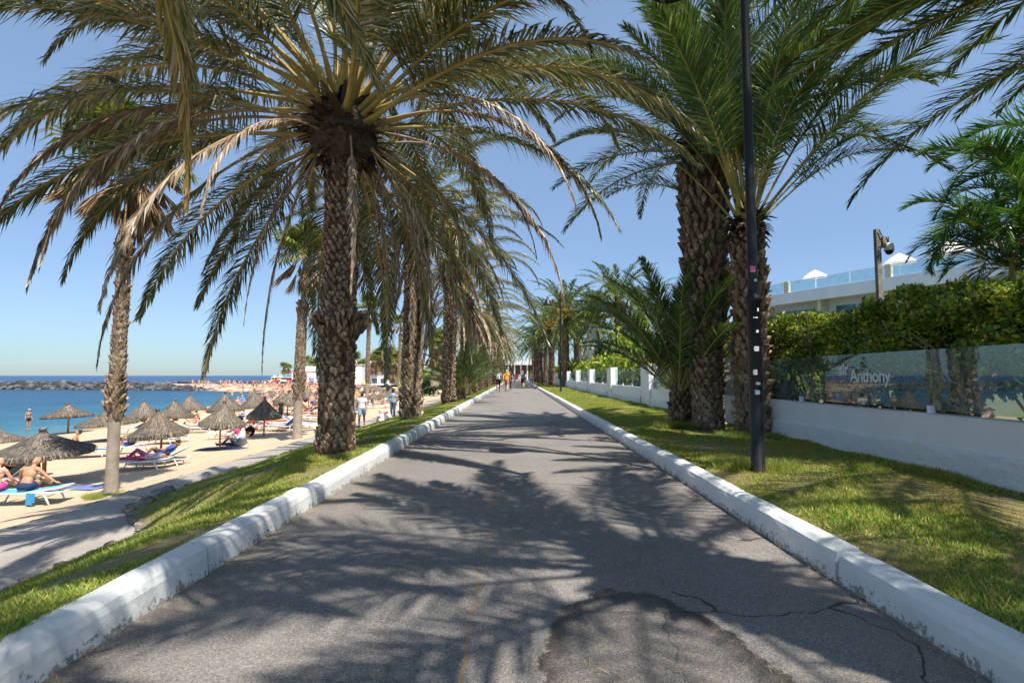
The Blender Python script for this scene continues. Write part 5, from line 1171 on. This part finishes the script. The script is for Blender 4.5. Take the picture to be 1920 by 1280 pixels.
# ================================================================== beach furniture
M['thatch'] = island_mat('thatch_straw', [(0, (.055, .048, .042)), (.5, (.15, .125, .10)), (1, (.30, .25, .19))], .9)
M['thatch_core'] = mat('thatch_core', (.05, .042, .035), (.16, .135, .105), 9, .95, .6, 40)
M['pole'] = mat('umbrella_pole', (.30, .13, .05), (.48, .25, .11), 5, .7, .3)
def thatch(seed, Rr=1.25, rim=1.02, top=1.75):
    r_ = random.Random(seed); mb = MB(); h = top-rim
    f = lambda q: rim+h*((1-q)**1.28)
    prof = [(Rr*.97, f(1)-.16), (Rr, f(1)-.04), (Rr*.9, f(.9)), (Rr*.7, f(.7)), (Rr*.5, f(.5)), (Rr*.3, f(.3)), (Rr*.15, f(.15)), (.07, f(.04)), (.06, top+.02)]
    mb.lathe([(Rr*.93, f(1)-.12)]+prof, n=36, mi=0, jit=.018)
    mb.lathe([(.02, rim+h*.75), (Rr*.93, f(1)-.12)], n=36, mi=0)
    for k in range(1700):
        a = r_.uniform(0, 6.283); q = r_.random()**.6; q2 = min(1.06, q+r_.uniform(.08, .22)); t = r_.uniform(-.05, .05)
        ca, sa = math.cos(a), math.sin(a); lift = r_.uniform(.0, .035)
        p0 = Vector((Rr*q*ca, Rr*q*sa, f(q)+.004)); p1 = Vector((Rr*q2*math.cos(a+t), Rr*q2*math.sin(a+t), f(min(1, q2))+lift-(.12+r_.uniform(0, .08) if q2 > .97 else 0))); wv = Vector((-sa, ca, 0))*r_.uniform(.006, .016)
        mb.add([p0-wv, p0+wv, p1+wv*.5, p1-wv*.5], [(0, 1, 2, 3)], 1)
    for k in range(150):
        a = r_.uniform(0, 6.283); L = r_.uniform(.08, .2); b = Vector((.03*math.cos(a), .03*math.sin(a), top)); t = b+Vector((math.cos(a)*L*.8, math.sin(a)*L*.8, L*r_.uniform(.1, .9))); wv = Vector((-math.sin(a), math.cos(a), 0))*.012
        mb.add([b-wv, b+wv, t], [(0, 1, 2)], 1)
    for k in range(60):
        a = r_.uniform(0, 6.283); b = Vector((.075*math.cos(a), .075*math.sin(a), top+.02)); wv = Vector((-math.sin(a), math.cos(a), 0))*.012; t = b*1+Vector((.02*math.cos(a), .02*math.sin(a), -.12)); mb.add([b-wv, b+wv, t+wv, t-wv], [(0, 1, 2, 3)], 1)
    return mb.mesh('thatch_roof', [M['thatch_core'], M['thatch']])
TH = [thatch(k, 1.25*random.uniform(.94, 1.05), 1.02+random.uniform(-.08, .06), 1.75+random.uniform(-.1, .12)) for k in range(6)]
POLE = MB().tube([(0, 0, -.3), (.01, 0, .6), (0, 0, 1.65)], [.055, .052, .045], 10).mesh('pole', [M['pole']], True)
TT = [(M['thatch_core'], M['thatch'])]+[(M['thatch_core'], island_mat('thatch_straw', [(0, a), (.5, b), (1, c)], .9)) for a, b, c in (((.09, .075, .06), (.22, .18, .135), (.40, .34, .26)), ((.07, .06, .048), (.19, .15, .11), (.36, .29, .20)))]
STRUT = MB().tube([(.03, 0, 1.0), (.75, 0, 1.12)], [.02, .018], 6).mesh('strut', [M['pole']], True)
UB_ = []
UG = 'thatched straw umbrellas on the beach'
def umbrella(px, py, cw, label, parts=True, y=None, top_px=None):
    b = hit(px, py) if y is None else Vector((*at_y(px, py, y).xy, 0)); 
    if y is not None: b.z = ground_z(b.x, b.y)
    dist = b.y; s = max(.6, min(1.25, cw*dist/1000/2.5*1.0)); root = tag(empty('thatched_umbrella', b, random.uniform(0, 6)), label, 'beach umbrella', UG)
    o = link('thatch_roof', random.choice(TH), root, TT[0] if len(UB_) in (0, 10) else TT[1+len(UB_) % 2]); UB_.append(1); hs = s
    if top_px: hs = (at_y(px, top_px, b.y).z-b.z)/1.87
    o.rotation_euler = (R(random.uniform(-5, 5)), R(random.uniform(-5, 5)), 0); o.scale = (s, s, hs); o = link('pole', POLE, root); o.scale = (s, s, hs)
    if parts:
        for k in range(4): q = link('strut', STRUT, root); q.rotation_euler = (0, 0, k*1.571+.3); q.scale = (s, s, hs)
    return root, b, s, hs
U = [(81, 906, 155, 'big dark thatched umbrella at the left edge with pink bag on its pole', 795), (127, 812, 90, 'thatched umbrella by the waterline behind the big dark one', 752), (-4, 862, 84, 'thatched umbrella cut off by the left edge of the view', 797), (203, 826, 98, 'thatched umbrella half hidden behind the slender fan palm trunk', 764),
     (270, 815, 60, 'thatched umbrella with straw bag on its pole, first right of the slender fan palm', 747), (323, 822, 66, 'thatched umbrella whose pole stands behind the yellow loungers', 743), (356, 797, 54, 'thatched umbrella near the water with a pink bag on its pole', 740), (301, 868, 97, 'pale thatched umbrella over the turquoise lounger', 763),
     (412, 842, 76, 'grey thatched umbrella over the person on a blue towel', 752), (424, 803, 62, 'thatched umbrella directly behind the grey one near the water', 735), (494.5, 817, 62, 'dark pointed thatched umbrella standing alone left of the round fan palm', 740), (480, 793, 54, 'thatched umbrella peeking out above the dark pointed one', 726),
     (532, 776, 36, 'small thatched umbrella by the water above the green towels', 728), (538.5, 786, 54, 'thatched umbrella just left of the fan palm stem', 733), (578, 768, 36, 'thatched umbrella just right of the fan palm stem with a dark red bag', 725), (602, 776, 32, 'pale grey thatched umbrella touching the big trunk on its left', 742)]
UB = {}
for k, (px, py, cw, lab, tp) in enumerate(U): UB[k] = umbrella(px, py, cw, lab, k < 12, None, tp)
FU = [(596, 752, 28, 60, 'just left of the big trunk, high up the beach'), (661, 752, 40, 48, 'right of the big trunk behind the walker'), (676, 748, 34, 56, 'above the head of the white shirted walker'), (700, 744, 36, 62, 'above the navy dress'), (720, 743, 34, 66, 'above the couple, left one'), (735, 742, 32, 72, 'above the couple, right one'),
      (668, 735, 26, 88, 'in the second rank above the walker'), (690, 734, 26, 92, 'second rank, above the navy dress'), (712, 733, 26, 96, 'second rank, left of the couple'), (731, 732, 26, 100, 'second rank, right of the couple'), (655, 730, 22, 112, 'third rank, touching the big trunk'), (680, 729, 22, 115, 'third rank, second one'), (703, 729, 22, 120, 'third rank, third one'), (724, 728, 22, 124, 'third rank, fourth one'), (510, 757, 34, 80, 'far thatch between the dark pointed one and the fan palm'), (560, 748, 26, 90, 'far thatch right behind the fan palm stem')]
for px, py, cw, y, lab in FU: umbrella(px, py, cw, 'distant thatched umbrella ' + lab, False, y)
# loungers
def lounger_parts():
    f = MB()
    for s in (-1, 1): f.tube([(s*.31, -.95, .33), (s*.31, .95, .33)], .022, 8)
    for y in (-.95, -.2, .95): f.tube([(-.31, y, .33), (.31, y, .33)], .018, 6)
    frame = f.mesh('frame', [M['steel_white']], True)
    leg = MB().tube([(0, 0, .33), (0, .16, 0)], [.024, .022], 8).mesh('leg', [M['steel_white']], True)
    s_ = MB(); n = 10; vs = []; fs = []
    for i in range(n+1):
        y = -.2+1.13*i/n
        for j in range(5): vs.append((-.29+.145*j, y, .345-.025*math.sin(math.pi*j/4)*math.sin(math.pi*i/n)))
    for i in range(n):
        for j in range(4): fs.append((i*5+j, i*5+j+1, i*5+j+6, i*5+j+5))
    s_.add(vs, fs); s_.add([(x, y, z-.02) for x, y, z in vs], [q[::-1] for q in fs]); sling = s_.mesh('sling', [cloth((.7, .7, .7))], True)
    bk = MB(); bk.box((0, .37, 0), (.58, .76, .022)); back = bk.mesh('backrest', [cloth((.7, .7, .7))])
    bf = MB()
    for s in (-1, 1): bf.tube([(s*.30, 0, 0), (s*.30, .77, 0)], .02, 8)
    bf.tube([(-.30, .77, 0), (.30, .77, 0)], .02, 8); bfm = bf.mesh('backrest_frame', [M['steel_white']], True)
    return frame, leg, sling, back, bfm
LPARTS = lounger_parts()
def lounger(loc, rz, label, col, back=35, sc=1.0):
    """foot end towards local +Y, backrest at -Y"""
    root = tag(empty('sun_lounger', loc, rz), label, 'sun lounger', 'sun loungers on the sand'); root.scale = (sc,)*3
    link('frame', LPARTS[0], root)
    for x, y, t in ((-.30, .55, 0), (.30, .55, 0), (-.30, -.6, math.pi), (.30, -.6, math.pi)): l = link('leg', LPARTS[1], root); l.location = (x, y, 0); l.rotation_euler = (0, 0, t)
    link('sling', LPARTS[2], root, [cloth(col)])
    b = link('backrest', LPARTS[3], root, [cloth(col)]); b.location = (0, -.2, .35); b.rotation_euler = (R(-back), 0, math.pi)
    b.rotation_euler = Euler((R(back), 0, math.pi)); f = link('backrest_frame', LPARTS[4], root); f.location = (0, -.2, .345); f.rotation_euler = b.rotation_euler
    return root
def on(l, y, z=.34): return l.matrix_basis @ Vector((0, y, z))
def towel(loc, rz, w_, l_, col, label, z=.015, name='towel'):
    n = 10; vs = []; fs = []; r_ = random.Random(str(label)); L0 = Vector(loc)
    for i in range(n+1):
        for j in range(6):
            x = -w_/2+w_*j/5; y = -l_/2+l_*i/n; c, s = math.cos(rz), math.sin(rz); X, Y = x*c-y*s, x*s+y*c
            vs.append((X, Y, (ground_z(L0.x+X, L0.y+Y)-L0.z if z < .1 else 0)+z+r_.uniform(0, .02)))
    for i in range(n):
        for j in range(5): fs.append((i*6+j, i*6+j+1, i*6+j+7, i*6+j+6))
    o = MB().add(vs, fs).build(name, cloth(col), None, True); o.location = loc; return tag(o, label, 'towel', 'towels on the sand')
# (px, py of lounger centre on the sand, rz, colour, backrest, label)
LB, TQ, BL, YL = (.10, .42, .66), (.04, .42, .40), (.02, .10, .40), (.62, .50, .08)
l1 = lounger(hit(48, 945), R(98), 'light blue lounger at the lower left with a blue cloth and two sitters', LB, 8)
person(on(l1, .05), R(8), 'sitlean', 'person with bare tanned back and dark trunks sitting on the light blue lounger', 'tan', [('trunks', (.02, .04, .10))], ('short', 'fair'), 1.02)
person(on(l1, .75), R(20), 'sit', 'person with sunburnt back at the left edge beside the tanned sitter', 'pink', [('bikini_top', (.05, .03, .05)), ('trunks', (.7, .05, .25))], ('short', 'fair'), .95)
bt = MB(); bt.box((0, 0, -.02), (.16, .03, .30)); bt.box((.1, .01, .0), (.06, .03, .24)); tb = bt.build('hanging_cloth', cloth((.06, .30, .55))); tb.location = on(l1, -.35, .22)+Vector((.02, -.36, 0)); tag(tb, 'blue cloth hanging off the side of the light blue lounger', 'towel')
l2 = lounger(hit(22, 912), R(95), 'lounger at the left edge under the big dark umbrella, backrest raised', (.5, .5, .48), 42)
person(on(l2, -.05), R(95), 'recline', 'person in grey blue top lying under the big dark umbrella, face turned away', 'tan', [('shirt', (.14, .19, .24)), ('shorts', BK)], ('short', 'dark'), 1.0)
towel(hit(145, 914), R(80), .7, 1.7, (.16, .20, .45), 'blue patterned towel on the shaded sand left of the slender fan palm')
l3 = lounger(hit(163, 858), R(-72), 'bright blue lounger left of the slender fan palm with a sitting person', BL, 6)
person(on(l3, -.55), R(-60), 'sit', 'person with tanned bare chest sitting on the bright blue lounger', 'tan', [('trunks', (.6, .55, .5))], ('short', 'dark'), 1.0)
l4 = lounger(hit(240, 850), R(80), 'cream lounger just right of the slender fan palm stem', (.6, .58, .54), 10)
person(on(l4, -.1), R(80), 'recline', 'person in dark purple and blue lying just right of the slender fan palm', 'tan', [('shirt', (.05, .03, .08)), ('trunks', (.03, .15, .5))], ('short', 'dark'), 1.0)
l5 = lounger(hit(300, 876), R(100), 'turquoise lounger under the pale umbrella with a reading person', TQ, 28)
person(on(l5, -.05), R(100), 'recline', 'person in blue top reading on the turquoise lounger', 'tan', [('shirt', (.06, .09, .35)), ('shorts', (.03, .03, .06))], ('short', 'dark'), 1.0)
l6 = lounger(hit(262, 881), R(98), 'white lounger with a pink towel, foot end before the turquoise one', (.62, .60, .60), 5)
person(on(l6, -.2), R(98), 'lie', 'person in pink trousers lying flat on the white lounger', 'pink', [('shirt', (.45, .43, .5)), ('trousers', (.5, .06, .18))], ('short', 'dark'), .98)
l7 = lounger(hit(322, 830), R(95), 'yellow towelled lounger behind the pale umbrella', YL, 38)
l8 = lounger(hit(298, 832), R(95), 'white lounger with a teal cover left of the yellow towelled one', (.15, .35, .35), 5)
l9 = lounger(hit(378, 810), R(-85), 'yellow lounger beyond the yellow towelled one with two people lying', (.6, .48, .16), 5)
person(on(l9, -.3), R(-85), 'lie', 'person with pale skin lying on the yellow lounger beyond', 'pale', [('trunks', W_)], ('short', 'dark'), 1.0)
l10 = lounger(hit(362, 806), R(-88), 'cream lounger at the foot of the people lying behind the small bagged umbrella', (.55, .5, .4), 5)
person(on(l10, .0), R(-88), 'recline', 'person with bent reddish legs lying behind the pink bagged umbrella', 'pink', [('trunks', (.5, .2, .1))], ('short', 'fair'), 1.0)
l11 = lounger(hit(250, 812), R(85), 'grey lounger behind the slender fan palm with blue blankets', (.2, .26, .34), 30)
towel(hit(415, 841), R(88), .9, 2.2, (.05, .08, .22), 'dark blue towel under the grey umbrella')
person(hit(442, 836), R(95), 'recline', 'person in denim blue lying on the dark towel beside the white sail cloth', 'tan', [('shirt', (.25, .36, .5)), ('trousers', (.05, .07, .14))], ('short', 'dark'), 1.0)
q = hit(451, 835); wt = MB(); wt.prism([(-.35, 0), (.35, 0), (.05, .95)], -.02, .02, M=Matrix.Rotation(R(90), 3, 'X')); o = wt.build('beach_tent', cloth(W_)); o.location = q; o.rotation_euler = (R(-12), 0, R(10)); tag(o, 'small white pointed sun screen on the sand beside the dark towel', 'sun screen')
person(hit(449, 826), R(110), 'crouch', 'person in bright pink top sitting behind the white sun screen', 'pale', [('shirt', (.70, .06, .26)), ('shorts', GY)], ('short', 'dark'), 1.0)
person(hit(436, 820), R(80), 'lie', 'person in pale clothes lying left of the pink top', 'pale', [('shirt', (.5, .5, .47)), ('shorts', (.4, .4, .38))], ('short', 'fair'), 1.0)
def bag(loc, label, col, s=1.0, hang=False, cat='bag', name='bag'):
    mb = MB(); mb.ball((0, 0, .2*s), (.20*s, .14*s, .22*s), 12, 9, jit=.05); mb.box((0, .13*s, .13*s), (.2*s, .06*s, .15*s)); me = remeshed(mb, 'bag', .03*s, [cloth(col)], 3)
    o = link(name, me); o.location = loc; MB().tube([(-.07*s, 0, .38*s), (-.03*s, 0, .5*s), (.03*s, 0, .5*s), (.07*s, 0, .38*s)], .012, 6).build('strap', cloth(tuple(x*.6 for x in col)), o); return tag(o, label, cat, 'bags hanging from umbrella poles' if hang else 'bags lying on the sand')
bag(hit(469, 817), 'round black backpack on the sand left of the dark pointed umbrella', BK, 1.35, cat='backpack', name='backpack')
def hung(k, dx, frac, col, label, s=1.0):
    root, b, sc_, hs = UB[k]; z = 1.02*hs*frac; return bag(Vector((b.x+dx, b.y-.05, b.z+z-.35*s)), label, col, s, True)
hung(0, .20, .98, (.62, .22, .18), 'pink bag hanging from the pole of the big dark umbrella', .8)
hung(0, -.19, .62, BK, 'small black bag hanging low on the pole of the big dark umbrella', .55)
root, b, sc_, hs = UB[0]; hat = MB().lathe([(.26, 0), (.255, .015), (.13, .035), (.12, .10), (.06, .13), (0, .135)], n=20).build('straw_hat', mat('straw', (.36, .26, .08), (.5, .38, .14), 20), None, True); hat.location = (b.x-.16, b.y-.12, b.z+.92*hs); hat.rotation_euler = (R(-28), R(12), 0); tag(hat, 'yellowish straw hat hanging on the pole of the big dark umbrella', 'hat')
hung(4, -.05, 1.0, (.30, .19, .09), 'straw beach bag hanging right of the slender fan palm', 1.25)
hung(6, -.2, .98, (.60, .26, .20), 'pink bag hanging on the umbrella pole near the water', .9)
hung(8, -.18, 1.0, BK, 'black bag hanging on the grey umbrella pole', .95); hung(14, -.3, .95, (.25, .02, .03), 'dark red bag hanging right of the fan palm stem', 1.3)
hung(5, .2, .98, (.45, .12, .10), 'reddish bag hanging behind the pale umbrella', .8)
# beach crowd in mid distance: each one a person with a place of its own
CR_ = [(445, 776, 'stand', 'pink', [('trunks', (.7, .12, .08))], 'person with sunburnt skin and red trunks standing left of the umbrella cluster'), (452, 779, 'crouch', 'pale', [('trunks', (.3, .3, .6))], 'person crouching beside the sunburnt standing one'),
    (462, 799, 'lie', 'tan', [('shorts', NV)], 'person lying between red and blue beach things'), (470, 806, 'sit', 'tan', [('shirt', RD)], 'person in red sitting behind the black backpack'), (520, 776, 'stand', 'pale', [('trunks', W_)], 'slim pale person standing at the water left of the small umbrella'), (526, 790, 'stand', 'tan', [('shirt', BK), ('shorts', BK)], 'person in black standing at the dark umbrella edge'),
    (519, 788, 'sit', 'pink', [('bikini_top', (.7, .3, .3))], 'person sunburnt beside the one in black'), (541, 797, 'sit', 'pale', [('shirt', W_)], 'person in white seated by the green towel'), (549, 800, 'lie', 'tan', [('trunks', (.4, .2, .5))], 'person lying near the blue and purple lounger'), (572, 776, 'sit', 'tan', [('shirt', (.25, .02, .03))], 'person in dark red sitting right of the fan palm stem'),
    (587, 781, 'lie', 'brown', [('trunks', BK)], 'person lying on a dark lounger before the big trunk'), (595, 768, 'stand', 'tan', [('shorts', W_)], 'person in white shorts near the pale grey umbrella'), (500, 757, 'stand', 'pink', [('trunks', (.2, .3, .7))], 'person wading at the shore, blue trunks'), (508, 752, 'stand', 'tan', [('trunks', BK)], 'person wading at the shore, dark trunks'),
    (395, 790, 'crouch', 'tan', [('trunks', BK)], 'person crouching at the waterline between two umbrellas'), (372, 787, 'sit', 'tan', [('trunks', NV)], 'dark small person sitting at the waterline'), (671, 770, 'sit', 'tan', [('shirt', (.1, .25, .6))], 'person in blue sitting low right of the big trunk'), (727, 757, 'sit', 'tan', [('shirt', (.05, .35, .5))], 'person in teal sitting beyond the couple'),
    (697, 760, 'stand', 'pale', [('shorts', GY)], 'person in grey shorts beyond the navy dress'), (30, 868, 'lie', 'tan', [('trunks', BK)], 'person lying behind the big dark umbrella at the left'), (105, 845, 'lie', 'tan', [('trunks', (.1, .3, .1))], 'person lying in the shade right of the big dark umbrella'), (52, 806, 'stand', 'tan', [('trunks', BK)], 'person in the shallows above the big dark umbrella')]
for k, (px, py, ps, sk, wr, lab) in enumerate(CR_): person(hit(px, py), random.uniform(0, 6.28), ps, lab, sk, wr, ('short', random.choice(['dark', 'dark', 'fair', 'grey'])), 1.0, 'bathers on the beach', feet=False)
tw = [(463, 803, (.55, .03, .04), 'red towel behind the black backpack'), (453, 796, (.03, .06, .35), 'deep blue towel left of the dark pointed umbrella'), (545, 801, (.08, .45, .14), 'green towel above the purple lounger'), (505, 800, (.5, .04, .06), 'red and white towel right of the dark pointed umbrella'), (440, 783, (.05, .08, .6), 'royal blue towel below the umbrella cluster'), (668, 776, (.6, .6, .62), 'white towel right of the big trunk'), (592, 790, (.03, .04, .06), 'black towel left of the big trunk'), (85, 850, (.4, .38, .35), 'beige towel behind the big dark umbrella'), (145, 800, (.02, .3, .7), 'bright blue towel at the waterline behind the second umbrella')]
for px, py, c, lab in tw: towel(hit(px, py), random.uniform(0, 3), 1.0, 2.0, c, lab, .03)
for k, (px, py, rz, c, bk_, lab) in enumerate([(558, 803, -80, (.06, .10, .6), 35, 'royal blue lounger beside the foot of the round fan palm'), (590, 786, 85, (.05, .05, .06), 35, 'dark lounger left of the big trunk'), (577, 779, 85, (.25, .03, .04), 40, 'dark red lounger right of the fan palm stem'), (480, 806, 80, (.5, .5, .5), 35, 'grey lounger behind the dark pointed umbrella'), (510, 806, -80, (.6, .04, .06), 35, 'red lounger right of the dark pointed umbrella'), (575, 806, 85, (.5, .5, .48), 5, 'pale lounger right of the round fan palm foot'), (28, 862, 90, (.6, .58, .55), 5, 'white lounger behind the big dark umbrella'), (420, 822, 88, (.5, .5, .45), 30, 'cream lounger under the left side of the grey umbrella'), (463, 790, 85, (.05, .1, .5), 20, 'blue lounger under the umbrella cluster'), (115, 848, 90, (.25, .22, .15), 5, 'brown lounger in shade right of the big dark umbrella')]):
    lounger(hit(px, py), R(rz), lab, c, bk_)
# a denser second belt of loungers and bathers between the umbrellas
MB_ = [(398, 803), (410, 795), (437, 800), (452, 808), (466, 780), (486, 776), (498, 786), (503, 778), (513, 772), (525, 800), (533, 808), (548, 776), (556, 786), (566, 770), (585, 774), (600, 790), (605, 764), (618, 0), (667, 766), (674, 758), (685, 766), (694, 752), (705, 756), (716, 764), (724, 750), (745, 758), (750, 750)]
wh = ['left of the dark pointed umbrella', 'near the shore umbrellas', 'under the umbrella cluster', 'beside the round fan palm', 'before the big trunk', 'right of the big trunk', 'behind the couple']
for k, (px, py) in enumerate(MB_):
    if not py: continue
    q = hit(px, py); c = random.choice([(.5, .5, .5), (.05, .12, .5), (.6, .6, .58), (.45, .05, .06), (.06, .4, .42), (.03, .03, .04), (.55, .42, .1)])
    zone = wh[0] if px < 440 else wh[1] if px < 480 else wh[2] if px < 520 else wh[3] if px < 575 else wh[4] if px < 620 else wh[5] if px < 712 else wh[6]
    num = ['first', 'second', 'third', 'fourth', 'fifth', 'sixth', 'seventh', 'eighth', 'ninth', 'tenth', 'eleventh', 'twelfth', 'thirteenth', 'fourteenth', 'fifteenth', 'sixteenth', 'seventeenth', 'eighteenth', 'nineteenth', 'twentieth', 'twenty first', 'twenty second', 'twenty third', 'twenty fourth', 'twenty fifth', 'twenty sixth', 'twenty seventh'][k]
    lg = lounger(q, R(random.uniform(70, 110)), 'small distant lounger %s, %s from the left of its belt' % (zone, num), c, random.choice([5, 25, 40]))
    if k % 3 != 1: person(on(lg, -.1), lg.rotation_euler.z, random.choice(['lie', 'recline', 'prone']), 'distant bather on the %s lounger, %s' % (num, zone), random.choice(['tan', 'pale', 'pink', 'tan']), [random.choice([('trunks', (.05, .06, .2)), ('trunks', (.5, .05, .05)), ('shirt', (.6, .6, .6)), ('bikini_top', (.1, .3, .4))])], ('short', 'dark'), 1.0, 'bathers on the beach', feet=False)
    elif k % 2: person(q+Vector((.9, .3, 0)), random.uniform(0, 6), 'stand', 'distant bather standing by the %s lounger, %s' % (num, zone), random.choice(['tan', 'pink']), [('trunks', (.05, .06, .3))], ('short', 'dark'), 1.0, 'bathers on the beach', feet=False)
# parasols among the crowd, then the far crowd itself (a mass of bathers on the spit)
crowd = MB(); MI = []
cols = [SK['tan'], SK['pale'], SK['pink'], cloth(NV), cloth(RD), cloth(W_), cloth((.1, .3, .6)), cloth((.7, .5, .1)), cloth(BK)]
r_ = random.Random(8)
def little(x, y, z, h):
    s = r_.choice([0, 1, 2]); c = r_.choice([3, 4, 5, 6, 7, 8])
    if r_.random() < .3:
        for q in (-.1, .1): crowd.tube([(x+q, y, z), (x+q*.9, y, z+h*.48)], [.06, .09], 5, mi=s)
        crowd.ball((x, y, z+h*.53), (.19, .14, .15), 6, 5, mi=c); crowd.ball((x, y, z+h*.70), (.2, .13, .26), 6, 5, mi=s if r_.random() < .6 else c); crowd.ball((x, y, z+h*.93), (.11, .11, .13), 6, 5, mi=s)
        for q in (-.26, .26): crowd.tube([(x+q*.8, y, z+h*.8), (x+q, y, z+h*.5)], [.05, .035], 4, mi=s)
    else:
        a = r_.uniform(0, 3); d = Vector((math.cos(a), math.sin(a), 0)); c0 = Vector((x, y, z+.15)); crowd.tube([c0-d*.85, c0-d*.1, c0+d*.4, c0+d*.75], [.09, .15, .18, .10], 6, mi=s); crowd.ball(c0+d*.9, .12, 6, 5, mi=s)
        w_ = d.cross(V3(0, 0, 1))*.45; b = c0-V3(0, 0, .12); crowd.add([b-d*1.1-w_, b-d*1.1+w_, b+d*1.1+w_, b+d*1.1-w_], [(0, 1, 2, 3)], c)
for k in range(640):
    y = r_.uniform(135, 235); x = r_.uniform(-.62, -.27)*y
    d2 = y-float(far_y(np.float64(x)))
    if d2 < 2 or (x < -.46*y and d2 > 52): continue
    little(x, y, float(sand_z(np.float64(x), np.float64(y))), 1.7)
for k in range(150):
    y = r_.uniform(62, 135); x = float(shore_x(np.float64(y)))+r_.uniform(2, 26); 
    if x > -.24*y: continue
    little(x, y, float(sand_z(np.float64(x), np.float64(y))), 1.7)
for k in range(70):
    y = r_.uniform(140, 225); x = r_.uniform(-.55, -.27)*y
    if y-float(far_y(np.float64(x))) > 12 and x > -.46*y: z = float(sand_z(np.float64(x), np.float64(y))); c = r_.choice([3, 5, 6, 7, 4]); crowd.lathe([(1.15, 1.75), (.6, 2.1), (.02, 2.25)], (x, y, z), 8, c); crowd.tube([(x, y, z), (x, y, z+2.2)], .04, 4, mi=5)
for k in range(70):
    y = r_.uniform(95, 150); x = r_.uniform(-.55, -.42)*y; little(x, y, -4.1, 1.7)
tag(crowd.build('bather_crowd', cols), 'far crowd of bathers on the sand spit and in the shallows', 'crowd', kind='stuff')
p = at_y(1216, 704, 21); person(Vector((p.x, 21, .1)), R(100), 'stand', 'person in orange shirt behind the glass screen left of the young palm', 'tan', [('shirt', OR_), ('shorts', (.3, .1, .05))], ('short', 'dark'), .75)
# small rocks awash
# ================================================================== turf blades
def blades(name, N, xf, y0, y1, zf, hmin, hmax, lab, bias=1.8, wd=.0045):
    g = rng; y = y0+(y1-y0)*g.random(N)**bias; x = xf(y, g.random(N))
    z = zf(x, y)
    # bare patches
    c = np.sin(x*3.1+1.7*np.sin(y*.9))+np.sin(y*2.3+x*1.4)+.8*np.sin(x*6.3-y*4.7)+g.normal(0, .35, N)
    k = c > (-2.2 if name == 'lawn_grass' else -1.45); x, y, z = x[k], y[k], z[k]; N = len(x); lush = np.clip((c[k]+1)/3, 0, 1)
    h = (hmin+(hmax-hmin)*lush)*g.uniform(.5, 1.3, N); w_ = wd*(1+y/6)*g.uniform(.7, 1.3, N); a = g.uniform(0, 6.283, N); b = g.normal(0, .55, (N, 2))
    P = np.stack([x, y, z-.005], -1); W = np.stack([np.cos(a)*w_, np.sin(a)*w_, np.zeros(N)], -1)
    T = P+np.stack([b[:, 0]*h, b[:, 1]*h, h], -1)
    V = np.stack([P-W, P+W, T], 1).reshape(-1, 3)
    o = link(name, fast_mesh(name, V, None, np.arange(3*N).reshape(-1, 3), [M['blade']])); tag(o, lab, 'grass', kind='stuff'); return o
blades('lawn_grass', 210000, lambda y, r: 2.13+r*(4.66-2.13), 1.6, 26, lambda x, y: .15+.012*np.sin(x*3+y*1.7), .012, .045, 'short sun bleached grass on the right lawn', 1.7)
blades('verge_grass', 230000, lambda y, r: -2.13-(-2.13-(xin(y)+.15))*r**1.6, 1.6, 30, lambda x, y: verge_z(x, y), .015, .055, 'short grass with bare earth on the left verge', 1.7)
blades('lush_grass', 26000, lambda y, r: 4.64-.16*r**2, 1.8, 22, lambda x, y: .15+0*x, .04, .09, 'longer grass along the foot of the white wall', 1.4)
blades('crest_grass', 45000, lambda y, r: -3.2-r*1.2, 1.6, 22, lambda x, y: verge_z(x, y), .03, .07, 'lusher grass along the crest above the beach path', 1.5)
blades('far_grass', 60000, lambda y, r: np.where(r < .5, 2.14+r*2*2.5, -2.14-(r-.5)*2*2.0), 24, 75, lambda x, y: np.where(x > 0, .15, verge_z(x, y)), .03, .07, 'grass strips far along both sides', 1.3, .006)
def tuft(x, y, z, n, r, h):
    g = rng; a = g.uniform(0, 6.283, n); q = g.random(n)**.6*r; P = np.stack([x+q*np.cos(a), y+q*np.sin(a)*.8, np.full(n, z)], -1); hh = h*g.uniform(.4, 1.2, n); b = g.normal(0, .5, (n, 2))
    W = np.stack([np.cos(a)*.006, np.sin(a)*.006, 0*a], -1); return np.stack([P-W, P+W, P+np.stack([b[:, 0]*hh, b[:, 1]*hh, hh], -1)], 1).reshape(-1, 3)
w1 = W1.location
V = np.concatenate([tuft(w1.x+.1, w1.y-.25, w1.z-.02, 2600, .55, .10), tuft(2.85, 6.5, .14, 1800, .5, .12), tuft(4.3, 9.7, .14, 3000, .7, .12), tuft(3.5, 11.5, .14, 2500, .6, .16), tuft(-2.6, 8.0, .03, 1600, .5, .07)])
tag(link('tuft_grass', fast_mesh('tuft_grass', V, None, np.arange(len(V)).reshape(-1, 3), [M['blade']])), 'green grass tufts round the trunk feet', 'grass', kind='stuff')
# dry leaf litter along kerbs and joints
N = 3400; g = rng; sd = g.choice([-1, 1], N); x = sd*(1.965-g.exponential(.05, N)); y = 1.3+g.random(N)**1.6*22
x[N-500:] = g.uniform(-1.9, 1.9, 500); P = np.stack([x, y, np.full(N, .006)], -1)
L = g.uniform(.006, .028, N)*np.where(g.random(N) > .93, 2.2, 1); a = g.uniform(0, 6.283, N); D = np.stack([np.cos(a)*L, np.sin(a)*L, g.uniform(0, .006, N)], -1); W = np.stack([-np.sin(a), np.cos(a), 0*a], -1)*.003
V = np.stack([P-D, P+W, P+D], 1).reshape(-1, 3)
tag(link('leaf_litter', fast_mesh('leaf_litter', V, None, np.arange(3*N).reshape(-1, 3), [M['litter']])), 'scattered dry leaf scraps along the kerbs', 'leaf litter', kind='stuff')
